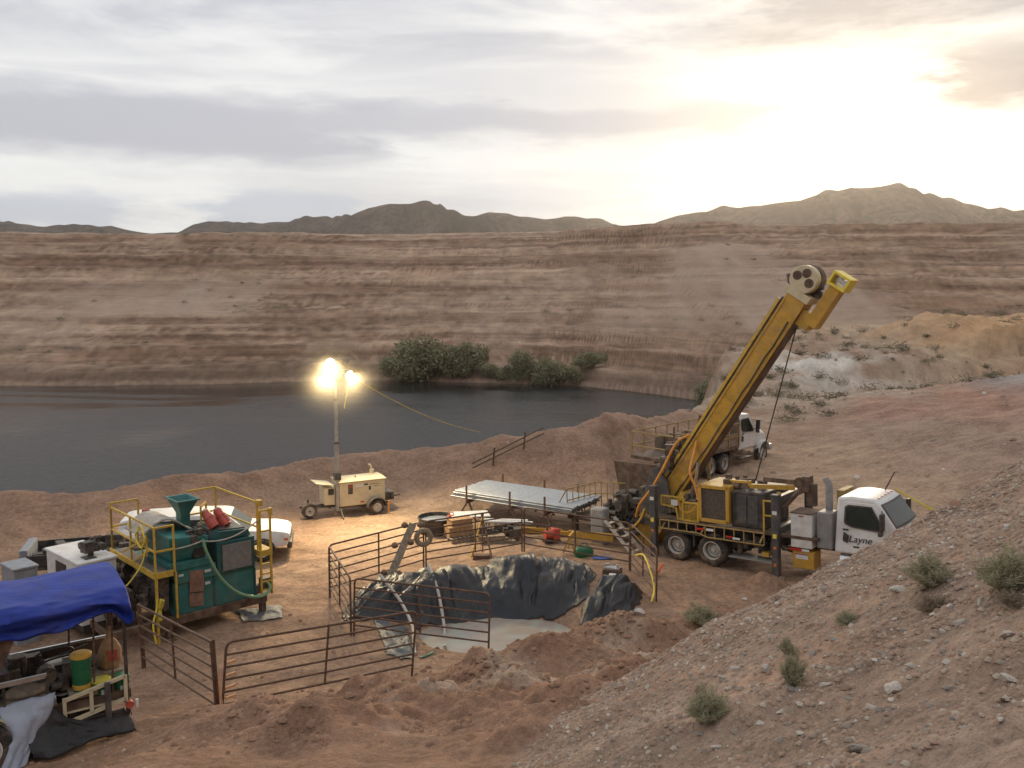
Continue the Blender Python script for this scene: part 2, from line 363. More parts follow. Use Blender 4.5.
def H(x, y, full=False):
    x = np.asarray(x, float); y = np.asarray(y, float)
    d = np.maximum(20.5 - y, 0)
    near = np.where(d < 4, .062 * d * d, .99 + .40 * (d - 4)); near = np.minimum(near, 5.0); lf = sstep(-5.2, -7.2, x) * sstep(16.4, 15.2, y); near = near * (1 - lf) + (1.42 + .10 * np.maximum(15.4 - y, 0)) * lf
    detail = .05 * fbm(x * .5, y * .5, 4, 3) + .035 * fbm(x * 1.7, y * 1.7, 3, 9)
    rt = ruts(x + .25 * fbm(x * .3, y * .3, 2, 91), y); near = near - .075 * rt * (.6 + .5 * fbm(x * .6, y * .6, 2, 93))
    for (cx, cy, h, rx, ry) in HEAPS:
        near = near + h * np.exp(-((x - cx) / rx) ** 2 - ((y - cy) / ry) ** 2) * .92
    mound = 0
    for (cx, cy, h, rx, ry) in MOUNDS:
        mound = mound + h * np.exp(-((x - cx) / rx) ** 2 - ((y - cy) / ry) ** 2)
    lump = np.clip(mound * 1.2, 0, 1) + .35 * sstep(21, 18, y) * sstep(-6.2, -4.6, x)
    near = near + mound + lump * (.20 * fbm(x * .9, y * .9, 4, 23) + .15 * fbm(x * 2.4, y * 2.4, 5, 29, .62))
    near = near - .50 * np.exp(-(((x + .45) / 2.2) ** 2 + ((y - 23.9) / 1.35) ** 2) ** 2)
    near = near + .35 * sstep(9.5, 13, x) * sstep(32, 26, y)                           # ground under the cab is a little higher
    S = smin(P_slope(x, y), B_slope(x, y), .5)
    S = S + .11 * fbm(x * .55, y * .55, 4, 51) + .075 * fbm(x * 1.9, y * 1.9, 4, 57, .65) + .05 * fbm((x * .868 - y * .496) * .7, (x * .496 + y * .868) * 2.2, 3, 59, .6)
    onslope = sstep(-.25, .35, S - near)
    near = smax(near, np.maximum(S, -3), .35)
    rawr = .32 * np.logaddexp(0, (x - 14.8 - .06 * (y - 30)) / 1.5) * 1.5 * sstep(27, 33, y)
    hill = 4.4 * np.tanh(rawr / 4.4) * (1 - .8 * sstep(56, 74, y)) + sstep(.5, 3, rawr) * (.28 * fbm(x * .22, y * .22, 4, 61) + .10 * fbm(x * .9, y * .9, 3, 67))
    near = near + hill
    ob = np.exp(-(np.maximum(np.abs(x - 57) - 10, 0) / 4) ** 2) * sstep(84 + 2.5 * fbm(x * .2, y * .0 + 3, 4, 71), 86.5, y + 1.2 * fbm(x * .5, y * .5, 3, 72)) * sstep(118, 100, y)
    near = near + 3.3 * ob
    st = sstep(74, 79.5, y + 2.5 * fbm(x * .12, y * .12, 3, 73)) * sstep(15, 22, x)
    near = near + 1.9 * st
    rg = sstep(66, 76, y) * sstep(12, 20, x) * sstep(135, 115, y)
    near = near + rg * (1.1 * fbm(x * .13, y * .13, 3, 75) + .45 * fbm(x * .5, y * .5, 4, 77, .6))
    yc = np.interp(x, CREST_X, CREST_Y) + .8 * fbm(x * .22, x * 0 + 1.7, 3, 81); hc = np.interp(x, CREST_X, CREST_H); wd = np.interp(x, CREST_X, CREST_W)
    dd = y - yc
    bump = hc * np.exp(-(np.minimum(dd, 0) / wd) ** 2) * (1 + .16 * fbm(x * .35, y * .35, 3, 83) + .05 * fbm(x * 1.3, y * 1.3, 3, 85))
    ns = near + bump + detail * np.where(y > 60, 2.5, 1)
    back = np.maximum(hc + near * np.exp(-np.maximum(dd, 0) / 30) - .6 * dd, -14)
    ns = np.where(dd > 0, np.minimum(ns, smin(ns, back, .6)), ns)
    w = y - np.interp(x, SHORE_X, SHORE_Y)
    zf, cone, kb = bench(w, x, y)
    z = smax(ns, zf, .8) if not np.isscalar(ns) else max(ns, zf)
    if full: return z, dict(onslope=onslope, mound=np.clip(lump, 0, 1), dd=dd, w=w, cone=cone, far=sstep(-1, 2, zf - ns), hill=sstep(.3, 2, hill), ob=ob, st=st, berm=np.clip(bump / 1.2, 0, 1), rut=rt)
    return z
def gz(x, y): return float(H(np.array([x]), np.array([y]))[0])

def seg_axis(parts):
    out = [parts[0][0]]
    for a, b, s in parts:
        n = max(1, int(round((b - a) / s))); out += list(a + (b - a) * (np.arange(1, n + 1) / n))
    return np.array(out)
gx = seg_axis([(-4000, -1000, 500), (-1000, -300, 50), (-300, -120, 4), (-120, -32, 1.0), (-32, -14, .3), (-14, -7, .14), (-7, 10, .10), (10, 16, .16), (16, 34, .35), (34, 110, .9), (110, 300, 5), (300, 1000, 60), (1000, 4000, 500)])
gy = seg_axis([(-400, -20, 40), (-20, 3, 1.5), (3, 22, .095), (22, 32, .14), (32, 50, .22), (50, 110, .6), (110, 150, 1.2), (150, 275, .62), (275, 400, 8), (400, 1200, 80), (1200, 6000, 400)])
def sheet_mesh(name, xs, ys, Z, material, cols=None):
    nx, ny = len(xs), len(ys)
    X, Y = np.meshgrid(xs, ys)
    co = np.stack([X, Y, Z], -1).reshape(-1, 3).astype(np.float32)
    i = (np.arange(ny - 1)[:, None] * nx + np.arange(nx - 1)[None, :]).ravel()
    fc = np.stack([i, i + 1, i + nx + 1, i + nx], -1).astype(np.int32)
    me = bpy.data.meshes.new(name)
    me.vertices.add(len(co)); me.vertices.foreach_set('co', co.ravel())
    me.loops.add(fc.size); me.loops.foreach_set('vertex_index', fc.ravel())
    me.polygons.add(len(fc)); me.polygons.foreach_set('loop_start', np.arange(0, fc.size, 4, dtype=np.int32))
    me.polygons.foreach_set('use_smooth', np.ones(len(fc), bool))
    me.update(calc_edges=True)
    if cols is not None:
        at = me.color_attributes.new('soil', 'FLOAT_COLOR', 'POINT')
        at.data.foreach_set('color', np.concatenate([cols.reshape(-1, 3), np.ones((len(co), 1))], 1).astype(np.float32).ravel())
    me.materials.append(material)
    o = bpy.data.objects.new(name, me); COL.objects.link(o); o['kind'] = 'structure'
    return o

X, Y = np.meshgrid(gx, gy)
Zg, K = H(X, Y, True)
def lerp(a, b, t): return a + (np.asarray(b) - a) * t[..., None]
C = np.zeros(X.shape + (3,)) + np.array([.298, .190, .128])                            # plain dirt
pale = np.clip(.5 + .6 * fbm(X * .13, Y * .13, 4, 101), 0, 1) * sstep(27, 33, Y) * (1 - K['berm'])
C = lerp(C, (.385, .265, .178), np.clip(pale * 1.1, 0, 1) * (Y < 75))                     # driven, powdery ground
C = lerp(C, (.43, .315, .215), K['rut'] * .55 * (1 - K['berm']))
C = lerp(C, (.265, .158, .103), sstep(21, 18, Y) * (1 - K['onslope']) * .8)
C = lerp(C, (.26, .165, .112), np.clip(fbm(X * .22, Y * .22, 4, 103) * 1.3 - .25, 0, .65) * (Y < 50) * (1 - K['onslope']))
C = lerp(C, (.262, .150, .098), K['mound'])                                            # damp red spoil
C = lerp(C, (.40, .31, .235), np.clip(K['mound'] * fbm(X * .7, Y * .7, 3, 105) * 1.1 - .1, 0, .7))
C = lerp(C, (.285, .180, .125), K['berm'] * (1 - K['hill']) * (Y < 75) * (X < 20))
C = lerp(C, (.335, .232, .170), K['onslope'])
sl_ = fbm((X * .868 - Y * .496) * .35, (X * .496 + Y * .868) * 1.3, 4, 151); C = lerp(C, (.265, .190, .142), K['onslope'] * np.clip(sl_ * 1.4, 0, .8)); C = lerp(C, (.375, .28, .215), K['onslope'] * np.clip(-sl_ * 1.2, 0, .6))
C = lerp(C, (.36, .225, .150), K['onslope'] * np.clip(fbm(X * .6 + Y * .35, Y * .9, 4, 109) * .9, 0, .8))
C = lerp(C, (.30, .205, .155), K['hill'] * (Y < 85))
C = lerp(C, (.36, .18, .12), K['hill'] * (Y < 85) * np.clip(fbm(X * .11, Y * .05, 4, 113) * 1.3 - .15, 0, .8))
C = lerp(C, (.36, .29, .22), (1 - K['far']) * sstep(52, 60, Y) * sstep(6, 14, X) * np.clip(.55 + .6 * fbm(X * .2, Y * .2, 3, 117), 0, 1))
C = lerp(C, (.50, .30, .15), K['ob'] * np.clip(.75 + .4 * fbm(X * .25, Y * .1, 3, 121), 0, 1))
C = lerp(C, (.47, .31, .18), sstep(60, 75, Y) * sstep(30, 42, X) * (1 - K['far']) * .35)
wh = np.exp(-((X - 27) / 5.5) ** 2 - ((Y - 79) / 5.5) ** 2) * np.clip(.7 + 1.6 * fbm(X * .22, Y * .5, 4, 127), 0, 1.3)
C = lerp(C, (.62, .57, .50), np.clip(wh, 0, 1))
gr = np.exp(-((X - 34) / 4.5) ** 4 - ((Y - 57) / 5) ** 4)
C = lerp(C, (.29, .27, .26), np.clip(gr, 0, 1) * .7)
# strata of the far wall
zz = Zg + .5 * fbm(X * .03, Y * .03, 4, 131) + .25 * fbm(X * .3, Y * .3, 3, 133)
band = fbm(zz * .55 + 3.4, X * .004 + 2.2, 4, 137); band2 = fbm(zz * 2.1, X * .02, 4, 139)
F = np.zeros_like(C) + np.array([.245, .168, .122])
F = lerp(F, (.335, .245, .185), np.clip(band * 1.5, 0, 1))
F = lerp(F, (.205, .138, .102), np.clip(-band * 1.5 - .1, 0, 1))
F = lerp(F, (.130, .080, .060), np.clip(-band2 * 2.2 - .35, 0, .75))  # thin dark lines: dark beds, with the benches' shadow lines painted in
F = lerp(F, (.40, .30, .23), np.clip(fbm(zz * 1.3 + 9, X * .03, 4, 145) * 1.8 - .75, 0, .6))
F = F * (1.19, 1.14, 1.07)  # whole wall lightened, putting distance haze into its colour
F = lerp(F, (.36, .26, .19), np.clip(fbm(X * .05, Y * .03, 4, 141) * 1.2 - .2, 0, .6))
F = lerp(F, (.375, .285, .225), np.clip(K['cone'] * (.55 + .55 * fbm(X * .16, Y * .02, 4, 143)), 0, .8))
F = lerp(F, (.19, .13, .095), sstep(-3.5, -6.5, Zg))
F = lerp(F, (.42, .30, .22), np.exp(-((Zg + 7.6) / .35) ** 2) * .6)
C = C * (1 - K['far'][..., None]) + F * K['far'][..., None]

def soil_material():
    m = bpy.data.materials.new('soil'); m.use_nodes = True; t = m.node_tree; t.nodes.clear(); q = NG(t)
    pos0 = q.n('ShaderNodeNewGeometry').outputs['Position']; s3 = q.n('ShaderNodeSeparateXYZ', i_0=pos0).outputs
    pos = q.xyz(s3[0], q.m('MULTIPLY', s3[1], q.m('SUBTRACT', 1.0, q.m('MULTIPLY', q.ramp(s3[1], 60, 150), .7))), s3[2])   # coarser along the view-long axis far off
    col = q.n('ShaderNodeVertexColor', layer_name='soil').outputs[0]
    dist = s3[1]
    n1 = q.noise(pos, .9, 8, .62); n2 = q.noise(pos, 7, 6, .65); n3 = q.noise(pos, 38, 4, .6)
    far = q.ramp(dist, 60, 140)
    nq = q.m('SUBTRACT', 1.0, q.m('MULTIPLY', q.ramp(dist, 40, 110), .9))
    k = q.m('ADD', q.ramp(n2, .25, .75, -.25, .25), q.ramp(n3, .25, .75, -.20, .20))
    k = q.m('ADD', q.ramp(n1, .25, .75, -.22, .22), q.m('MULTIPLY', k, nq))
    # beds of the far wall: thin, level, crisp; and its own coarser mottling
    sx, sy, sz = s3
    wv = q.noise(q.xyz(q.m('MULTIPLY', sx, .03), q.m('MULTIPLY', sy, .03), q.m('MULTIPLY', sz, .1)), 1.0, 4)
    zb = q.m('ADD', sz, q.m('MULTIPLY', wv, 2.6))
    bed = q.noise(q.xyz(q.m('MULTIPLY', sx, .016), q.m('MULTIPLY', sy, .010), q.m('MULTIPLY', zb, .80)), 1.0, 5, .68)
    bed2 = q.noise(q.xyz(q.m('MULTIPLY', sx, .05), q.m('MULTIPLY', sy, .03), q.m('MULTIPLY', zb, 2.6)), 1.0, 3, .6)
    mot = q.noise(q.xyz(q.m('MULTIPLY', sx, .30), q.m('MULTIPLY', sy, .08), q.m('MULTIPLY', sz, .55)), 1.0, 5, .62)
    kf = q.m('ADD', q.ramp(bed, .34, .64, -.16, .14), q.m('ADD', q.ramp(bed2, .36, .44, -.19, .0), q.ramp(mot, .3, .7, -.22, .22)))
    wallk = q.m('MULTIPLY', q.ramp(dist, 118, 150), q.ramp(sz, -7.5, -5.0))
    k = q.m('ADD', q.m('MULTIPLY', k, q.m('SUBTRACT', 1.0, q.m('MULTIPLY', wallk, .8))), q.m('MULTIPLY', kf, q.m('MULTIPLY', wallk, q.n('ShaderNodeVertexColor', layer_name='beds').outputs[0])))
    sc = q.m('ADD', 1.0, k)
    c = q.n('ShaderNodeVectorMath', operation='SCALE', i_0=col, i_Scale=sc).outputs[0]
    # loose pale and grey stones in the dirt
    vo = q.n('ShaderNodeTexVoronoi', i_Vector=pos, i_Scale=9.0); vd, vc = vo.outputs['Distance'], vo.outputs['Color']
    vr = q.n('ShaderNodeSeparateColor', i_0=vc).outputs[0]
    st = q.m('MULTIPLY', q.ramp(vd, .32, .24), q.m('GREATER_THAN', vr, .80))
    st = q.m('MULTIPLY', st, q.ramp(n1, .42, .60)); st = q.m('MULTIPLY', st, q.m('SUBTRACT', 1.0, far))
    c = q.mix(q.m('MULTIPLY', st, .75), c, q.mix(q.n('ShaderNodeSeparateColor', i_0=vc).outputs[1], (.24, .19, .155), (.46, .41, .36)))
    nf = q.noise(pos, .35, 3, .55)
    nr = q.m('SUBTRACT', 1.0, q.ramp(dist, 45, 120)); h = q.m('MULTIPLY', q.m('ADD', q.m('MULTIPLY', n2, .35), q.m('MULTIPLY', n3, .12)), nr); h = q.m('ADD', h, q.m('MULTIPLY', st, .10))
    b1_ = q.n('ShaderNodeBump', i_Strength=.9, i_Distance=.16, i_Height=h)
    b2_ = q.n('ShaderNodeBump', i_Strength=q.m('SUBTRACT', .55, q.m('MULTIPLY', q.ramp(dist, 60, 140), .33)), i_Distance=1.6, i_Height=nf, i_Normal=b1_.outputs[0])
    fb = q.n('ShaderNodeBsdfPrincipled', i_Base_Color=c, i_Roughness=.95, i_Normal=b2_.outputs[0]); fb.inputs['Specular IOR Level'].default_value = .15
    q.n('ShaderNodeOutputMaterial', i_0=fb.outputs[0]); return m
SOIL = soil_material()
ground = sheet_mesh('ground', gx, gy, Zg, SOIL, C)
_at = ground.data.color_attributes.new('beds', 'FLOAT_COLOR', 'POINT')
_bd = np.clip(1 - .72 * K['cone'], 0, 1).ravel(); _at.data.foreach_set('color', np.stack([_bd, _bd, _bd, np.ones_like(_bd)], 1).astype(np.float32).ravel())

# ------------------------------------------------------------------ pit lake
def water_material():
    m = bpy.data.materials.new('lake_water'); m.use_nodes = True; t = m.node_tree; t.nodes.clear(); q = NG(t)
    pos = q.n('ShaderNodeNewGeometry').outputs['Position']; s = q.n('ShaderNodeSeparateXYZ', i_0=pos)
    patch = q.noise(q.xyz(q.m('MULTIPLY', s.outputs[0], .022), q.m('MULTIPLY', s.outputs[1], .045), 4.4), 1.0, 5, .55, .8)
    calm = q.ramp(q.m('ADD', patch, q.m('MULTIPLY', q.m('SUBTRACT', 128.0, s.outputs[1]), .0042)), .34, .66)
    rip = q.noise(q.xyz(q.m('MULTIPLY', s.outputs[0], .9), q.m('MULTIPLY', s.outputs[1], 1.3), 0.0), 1.0, 5, .6)
    bmp = q.n('ShaderNodeBump', i_Strength=q.m('ADD', .05, q.m('MULTIPLY', calm, .55)), i_Distance=.5, i_Height=rip)
    b = q.n('ShaderNodeBsdfPrincipled', i_Base_Color=(.016, .018, .020, 1), i_Roughness=q.m('ADD', .06, q.m('MULTIPLY', calm, .20)), i_Normal=bmp.outputs[0])
    b.inputs['IOR'].default_value = 1.33
    q.n('ShaderNodeOutputMaterial', i_0=b.outputs[0]); return m
water = sheet_mesh('water', np.linspace(-320, 60, 40), np.linspace(20, 178, 20), np.full((20, 40), -8.0), water_material())

# ------------------------------------------------------------------ far mountains
LEFT_RIDGE = [(-2600, 165), (-2200, 170), (-1154, 156), (-1110, 162), (-1052, 151), (-973, 154), (-906, 154), (-839, 143), (-794, 136), (-737, 136), (-703, 154), (-670, 163), (-613, 161), (-512, 163), (-455, 176), (-399, 172), (-343, 178), (-286, 194), (-178, 205), (-140, 192), (-106, 176), (-61, 181), (-5, 183), (18, 174), (74, 167), (142, 176), (198, 167), (266, 143), (400, 120), (700, 100), (1100, 90)]
RIGHT_RIDGE = [(-50, 45), (120, 80), (202, 107), (265, 129), (328, 142), (391, 143), (454, 151), (486, 165), (533, 167), (597, 175), (644, 164), (707, 154), (770, 142), (808, 136), (1000, 128), (1400, 110), (2000, 90)]
def ridge(x, y, pts, yc, wf, wb, seed):
    px, pz = zip(*pts)
    amp = np.interp(x, px, pz)
    yy = yc + 60 * fbm(x * .004, x * 0 + .5, 3, seed)
    d = (y - yy); t = np.where(d < 0, -d / wf, d / wb)
    sp = np.abs(fbm(x * .009, y * .0035, 4, seed + 3))
    prof = np.clip(1 - t * (1.0 + 1.5 * sp), 0, 1) ** 1.15
    return amp * prof + (8 * fbm(x * .02, y * .02, 4, seed + 7) - 22 * np.clip(sp - .2, 0, 1)) * np.clip(t * 6, 0, 1) * (prof > 0)
hx = seg_axis([(-2600, -1250, 30), (-1250, 1000, 7), (1000, 2200, 30)]); hy = seg_axis([(900, 1250, 30), (1250, 2150, 12), (2150, 2600, 40)])
HX, HY = np.meshgrid(hx, hy)
HZ = np.maximum(ridge(HX, HY, LEFT_RIDGE, 1985, 420, 500, 201), ridge(HX, HY, RIGHT_RIDGE, 1400, 380, 500, 231))
HZ = np.maximum(HZ, 15)
def hill_material():
    m = bpy.data.materials.new('desert_mountain'); m.use_nodes = True; t = m.node_tree; t.nodes.clear(); q = NG(t)
    pos = q.n('ShaderNodeNewGeometry').outputs['Position']
    n1 = q.noise(pos, .012, 8, .65); n2 = q.noise(pos, .09, 5, .6)
    c = q.mix(q.ramp(n1, .35, .65), (.085, .064, .054), (.17, .125, .10)); c = q.mix(q.ramp(n2, .45, .60, 0, .7), c, (.058, .054, .042))
    b = q.n('ShaderNodeBsdfPrincipled', i_Base_Color=c, i_Roughness=.95); b.inputs['Specular IOR Level'].default_value = .1
    q.put(b.inputs['Normal'], q.n('ShaderNodeBump', i_Strength=.5, i_Distance=12.0, i_Height=n1).outputs[0])
    q.n('ShaderNodeOutputMaterial', i_0=b.outputs[0]); return m
sheet_mesh('mountains', hx, hy, HZ, hill_material())

# ------------------------------------------------------------------ dusty air over the whole place
hz = MB().span((-4500, -450, -15), (4500, 2700, 240)).build('haze', bpy.data.materials.new('dusty_air'), None, 0)
hz['kind'] = 'stuff'
hm = hz.data.materials[0]; hm.use_nodes = True; hm.node_tree.nodes.clear(); q = NG(hm.node_tree)
pv = q.n('ShaderNodeVolumePrincipled'); pv.inputs['Color'].default_value = (.93, .88, .82, 1); pv.inputs['Density'].default_value = .00011; pv.inputs['Anisotropy'].default_value = .80
q.t.links.new(pv.outputs[0], q.n('ShaderNodeOutputMaterial').inputs['Volume'])
# ------------------------------------------------------------------ shared builders
def wheel(parent, c, r, w, out=-1, rim=RIMW, hub=.0, lugs=True, n=26):
    """tyre (part 'wheel') with its rim as a sub-part; out = +1/-1 says which way along y the wheel faces"""
    t = MB(); rr = r * .60
    t.lathe([(rr, -w / 2), (r * .80, -w * .52), (r * .96, -w * .46), (r, -w * .36), (r, w * .36), (r * .96, w * .46), (r * .80, w * .52), (rr, w / 2), (rr, -w / 2)], c, (0, 1, 0), n)
    for k in range(n):                                              # tread blocks
        a = 2 * math.pi * (k + .5) / n
        t.box((c[0] + math.cos(a) * r, c[1] + (w * .2 if k % 2 else -w * .2), c[2] + math.sin(a) * r), (r * .16, w * .36, r * .05), (0, -a + math.pi / 2, 0))
    o = t.build('wheel', RUBBER, parent)
    m = MB(); e = w / 2 * out
    m.lathe([(rr * 1.01, e), (rr * .93, e * 1.02), (rr * .90, e * .55), (rr * .55, e * .35 + hub * out), (rr * .50, e * .62 + hub * out), (rr * .22, e * .66 + hub * out), (rr * .2, e * .95 + hub * out), (.001, e * .95 + hub * out)], c, (0, 1, 0), 22)
    m.build('rim', rim, o)
    k_ = MB()
    for k in range(8):
        a = 2 * math.pi * k / 8
        k_.cyl((c[0] + math.cos(a) * rr * .72, c[1] + e * .30, c[2] + math.sin(a) * rr * .72), (c[0] + math.cos(a) * rr * .72, c[1] + e * .56, c[2] + math.sin(a) * rr * .72), rr * .10, n=8)
    if lugs: MB().lathe([(rr * .84, e * .46), (rr * .84, e * .58), (rr * .78, e * .60), (rr * .78, e * .44)], c, (0, 1, 0), 22).build('rim_ring', BLACK, o)
    return o
def words(txt, size, material, parent, matrix, name='lettering', shear=0.0, thick=.004):
    cu_ = bpy.data.curves.new(name, 'FONT'); cu_.body = txt; cu_.size = size; cu_.shear = shear; cu_.extrude = thick; cu_.align_x = 'CENTER'; cu_.align_y = 'CENTER'
    tmp = bpy.data.objects.new('tmp', cu_); COL.objects.link(tmp)
    dg = bpy.context.evaluated_depsgraph_get(); me = bpy.data.meshes.new_from_object(tmp.evaluated_get(dg))
    bpy.data.objects.remove(tmp); me.materials.clear(); me.materials.append(material)
    o = bpy.data.objects.new(name, me); COL.objects.link(o); o.parent = parent; o.matrix_local = matrix
    return o
def frame4(o, x, y, z):
    """matrix from an origin and three axes"""
    m = Matrix.Identity(4)
    for i, a in enumerate((x, y, z)): m.col[i][:3] = Vector(a).normalized()
    m.col[3][:3] = o; return m
NEARSIDE = lambda p: frame4(p, (1, 0, 0), (0, 0, 1), (0, -1, 0))          # flat on a face that looks towards -y
def clutter(mb, lo, hi, n, smin_, smax_, rnd, tubes=0):
    """busy machinery: pumps, valve blocks and short hoses inside a box"""
    for _ in range(n):
        c = [rnd.uniform(a, b) for a, b in zip(lo, hi)]; d = [rnd.uniform(smin_, smax_) for _ in range(3)]
        if rnd.random() < .5: mb.box(c, d, (0, 0, rnd.uniform(-.3, .3)))
        else:
            ax = rnd.choice(((1, 0, 0), (0, 1, 0), (0, 0, 1))); mb.cyl(Vector(c) - Vector(ax) * d[0] / 2, Vector(c) + Vector(ax) * d[0] / 2, d[1] * .35, n=10)
    for _ in range(tubes):
        p0 = Vector([rnd.uniform(a, b) for a, b in zip(lo, hi)]); p1 = Vector([rnd.uniform(a, b) for a, b in zip(lo, hi)])
        mid = (p0 + p1) / 2 + Vector((rnd.uniform(-.2, .2), -.12, -.25))
        mb.tube([p0.lerp(mid, t) .lerp(mid.lerp(p1, t), t) for t in [i / 8 for i in range(9)]], .018, 6)
    return mb
def sag(p0, p1, drop, n=12):
    p0, p1 = Vector(p0), Vector(p1)
    return [p0.lerp(p1, i / n) + Vector((0, 0, -drop * 4 * (i / n) * (1 - i / n))) for i in range(n + 1)]
def bez(pts, n=10):
    """smooth curve through points"""
    P = [Vector(p) for p in pts]; P = [P[0] * 2 - P[1]] + P + [P[-1] * 2 - P[-2]]; out = []
    for i in range(1, len(P) - 2):
        for k in range(n):
            t = k / n; a, b, c, d = P[i - 1:i + 3]
            out.append(.5 * ((2 * b) + (c - a) * t + (2 * a - 5 * b + 4 * c - d) * t * t + (3 * b - a - 3 * c + d) * t ** 3))
    out.append(P[-2]); return out

# ------------------------------------------------------------------ the drill rig
def truck_cab(parent, x0, side_y=1.05, paint=WHITE, z0=1.0, name='cab', sides=(-1, 1)):
    """bonneted truck cab whose rear wall is at x0; profile in (x, z), roof narrower than the doors"""
    wy = lambda x, z: 1.0 if z < 1.95 else 1.0 - .13 * (z - 1.95) / .8
    prof = [(x0, z0), (x0 + 1.62, z0), (x0 + 1.80, 1.30), (x0 + 1.84, 1.93), (x0 + 1.32, 2.66), (x0 + 1.16, 2.755), (x0 + .5, 2.79), (x0 + .06, 2.72)]
    cab = MB().prism(prof, -side_y, side_y, wy).build(name, paint, parent, 50, .07, 3)
    for s in sides:
        def pane(poly, off, th, m, nm, par, bev=0.0):
            b = MB(); n = len(poly)
            vs = [(x, s * (side_y * wy(x, z) + off), z) for x, z in poly] + [(x, s * (side_y * wy(x, z) + off + th), z) for x, z in poly]
            b.add(vs, [tuple(range(n)), tuple(range(2 * n - 1, n - 1, -1))] + [(i, i + n, (i + 1) % n + n, (i + 1) % n) for i in range(n)])
            return b.build(nm, m, par, 30, bev)
        door = pane([(x0 + .22, z0 + .06), (x0 + 1.48, z0 + .06), (x0 + 1.60, 1.45), (x0 + 1.60, 1.93), (x0 + 1.16, 2.62), (x0 + .26, 2.62), (x0 + .22, 2.5)], -.02, .034, paint, 'door', parent, .012)
        pane([(x0 + .30, 2.02), (x0 + .34, 1.94), (x0 + .55, 1.86), (x0 + 1.42, 1.80), (x0 + 1.48, 1.90), (x0 + 1.10, 2.54), (x0 + .40, 2.54), (x0 + .31, 2.47)], .014, .008, BLACK, 'window_seal', door)
        pane([(x0 + .35, 2.03), (x0 + .40, 1.97), (x0 + .57, 1.90), (x0 + 1.38, 1.85), (x0 + 1.42, 1.93), (x0 + 1.07, 2.50), (x0 + .44, 2.50), (x0 + .36, 2.44)], .022, .006, GLASS, 'window', door)
        pane([(x0 + .27, 1.42), (x0 + .42, 1.36), (x0 + .46, 1.60), (x0 + .30, 1.70)], .015, .02, BLACK, 'vent', door)
        MB().bar((x0 + .28, s * (side_y + .035), 1.78), (x0 + .45, s * (side_y + .035), 1.78), .03, .05).build('door_handle', BLACK, door)
        mm = MB().bar((x0 + 1.42, s * side_y, 1.92), (x0 + 1.50, s * (side_y + .22), 1.95), .03).bar((x0 + 1.40, s * side_y * .95, 2.45), (x0 + 1.50, s * (side_y + .22), 2.40), .03)
        mo = mm.build('mirror_arm', BLACK, parent)
        MB().box((x0 + 1.50, s * (side_y + .25), 2.18), (.12, .22, .52)).build('mirror', BLACK, mo, 30, .03)
        MB().box((x0 + 1.46, s * (side_y + .26), 1.84), (.12, .2, .18)).build('mirror', BLACK, mo, 30, .03)
    # windscreen: raked pane a little proud of the cab, with its black surround
    a, b = Vector((x0 + 1.345, 0, 2.625)), Vector((x0 + 1.815, 0, 1.965)); nrm = Vector((.81, 0, .58)).normalized()
    def ws(in0, in1, off, th, m, nm, par):
        t, u = a.lerp(b, in0), b.lerp(a, in0); w0, w1 = side_y * .895 - in1, side_y * .985 - in1
        ring = [Vector((t.x, -w0, t.z)), Vector((u.x, -w1, u.z)), Vector((u.x + .05, -w1 * .4, u.z)), Vector((u.x + .05, w1 * .4, u.z)), Vector((u.x, w1, u.z)), Vector((t.x, w0, t.z)), Vector((t.x + .04, w0 * .4, t.z)), Vector((t.x + .04, -w0 * .4, t.z))]
        return MB().loft([[p + nrm * off for p in ring], [p + nrm * (off + th) for p in ring]]).build(nm, m, par, 30)
    sc = ws(.0, .04, -.02, .032, BLACK, 'windshield_surround', parent)
    ws(.06, .10, .014, .006, GLASS, 'windshield', sc)
    for k in (-.6, -.3, 0, .3, .6):
        MB().box((x0 + 1.20, k, 2.768), (.07, .05, .035)).build('marker_light', LENSO, parent, 30, .012)
    return cab
def truck_nose(parent, x0, paint=WHITE):
    """bonnet, grille, bumper and lamps from the cab's front at x0"""
    rings = []
    for x, w, zt, zb in ((x0, .98, 1.92, .95), (x0 + .5, .95, 1.84, .95), (x0 + 1.1, .90, 1.72, .98), (x0 + 1.42, .84, 1.58, 1.0), (x0 + 1.52, .78, 1.40, 1.02)):
        rings.append([(x, -w, zb), (x, -w, zt - .22), (x, -w * .80, zt - .03), (x, 0, zt + .02), (x, w * .80, zt - .03), (x, w, zt - .22), (x, w, zb)])
    hood = MB().loft(rings).build('hood', paint, parent, 40, .03)
    MB().box((x0 + 1.545, 0, 1.22), (.04, 1.0, .42)).build('grille', BLACK, hood, 30, .02)
    for s in (-1, 1):
        MB().box((x0 + 1.50, s * .68, 1.16), (.1, .28, .2)).build('headlight', CHROME, hood, 30, .04)
        fn = MB(); ring = [[(x0 + .80 + math.cos(a) * rr, s * y, .58 + math.sin(a) * rr) for a in [math.pi * k / 12 for k in range(13)]] for rr, y in ((.62, .80), (.62, 1.14), (.56, 1.16), (.56, .80))]
        fn.loft(ring, False, False).build('fender', paint, parent, 40)
    MB().box((x0 + 1.66, 0, .72), (.16, 2.15, .32)).build('bumper', CHROME, parent, 30, .04)

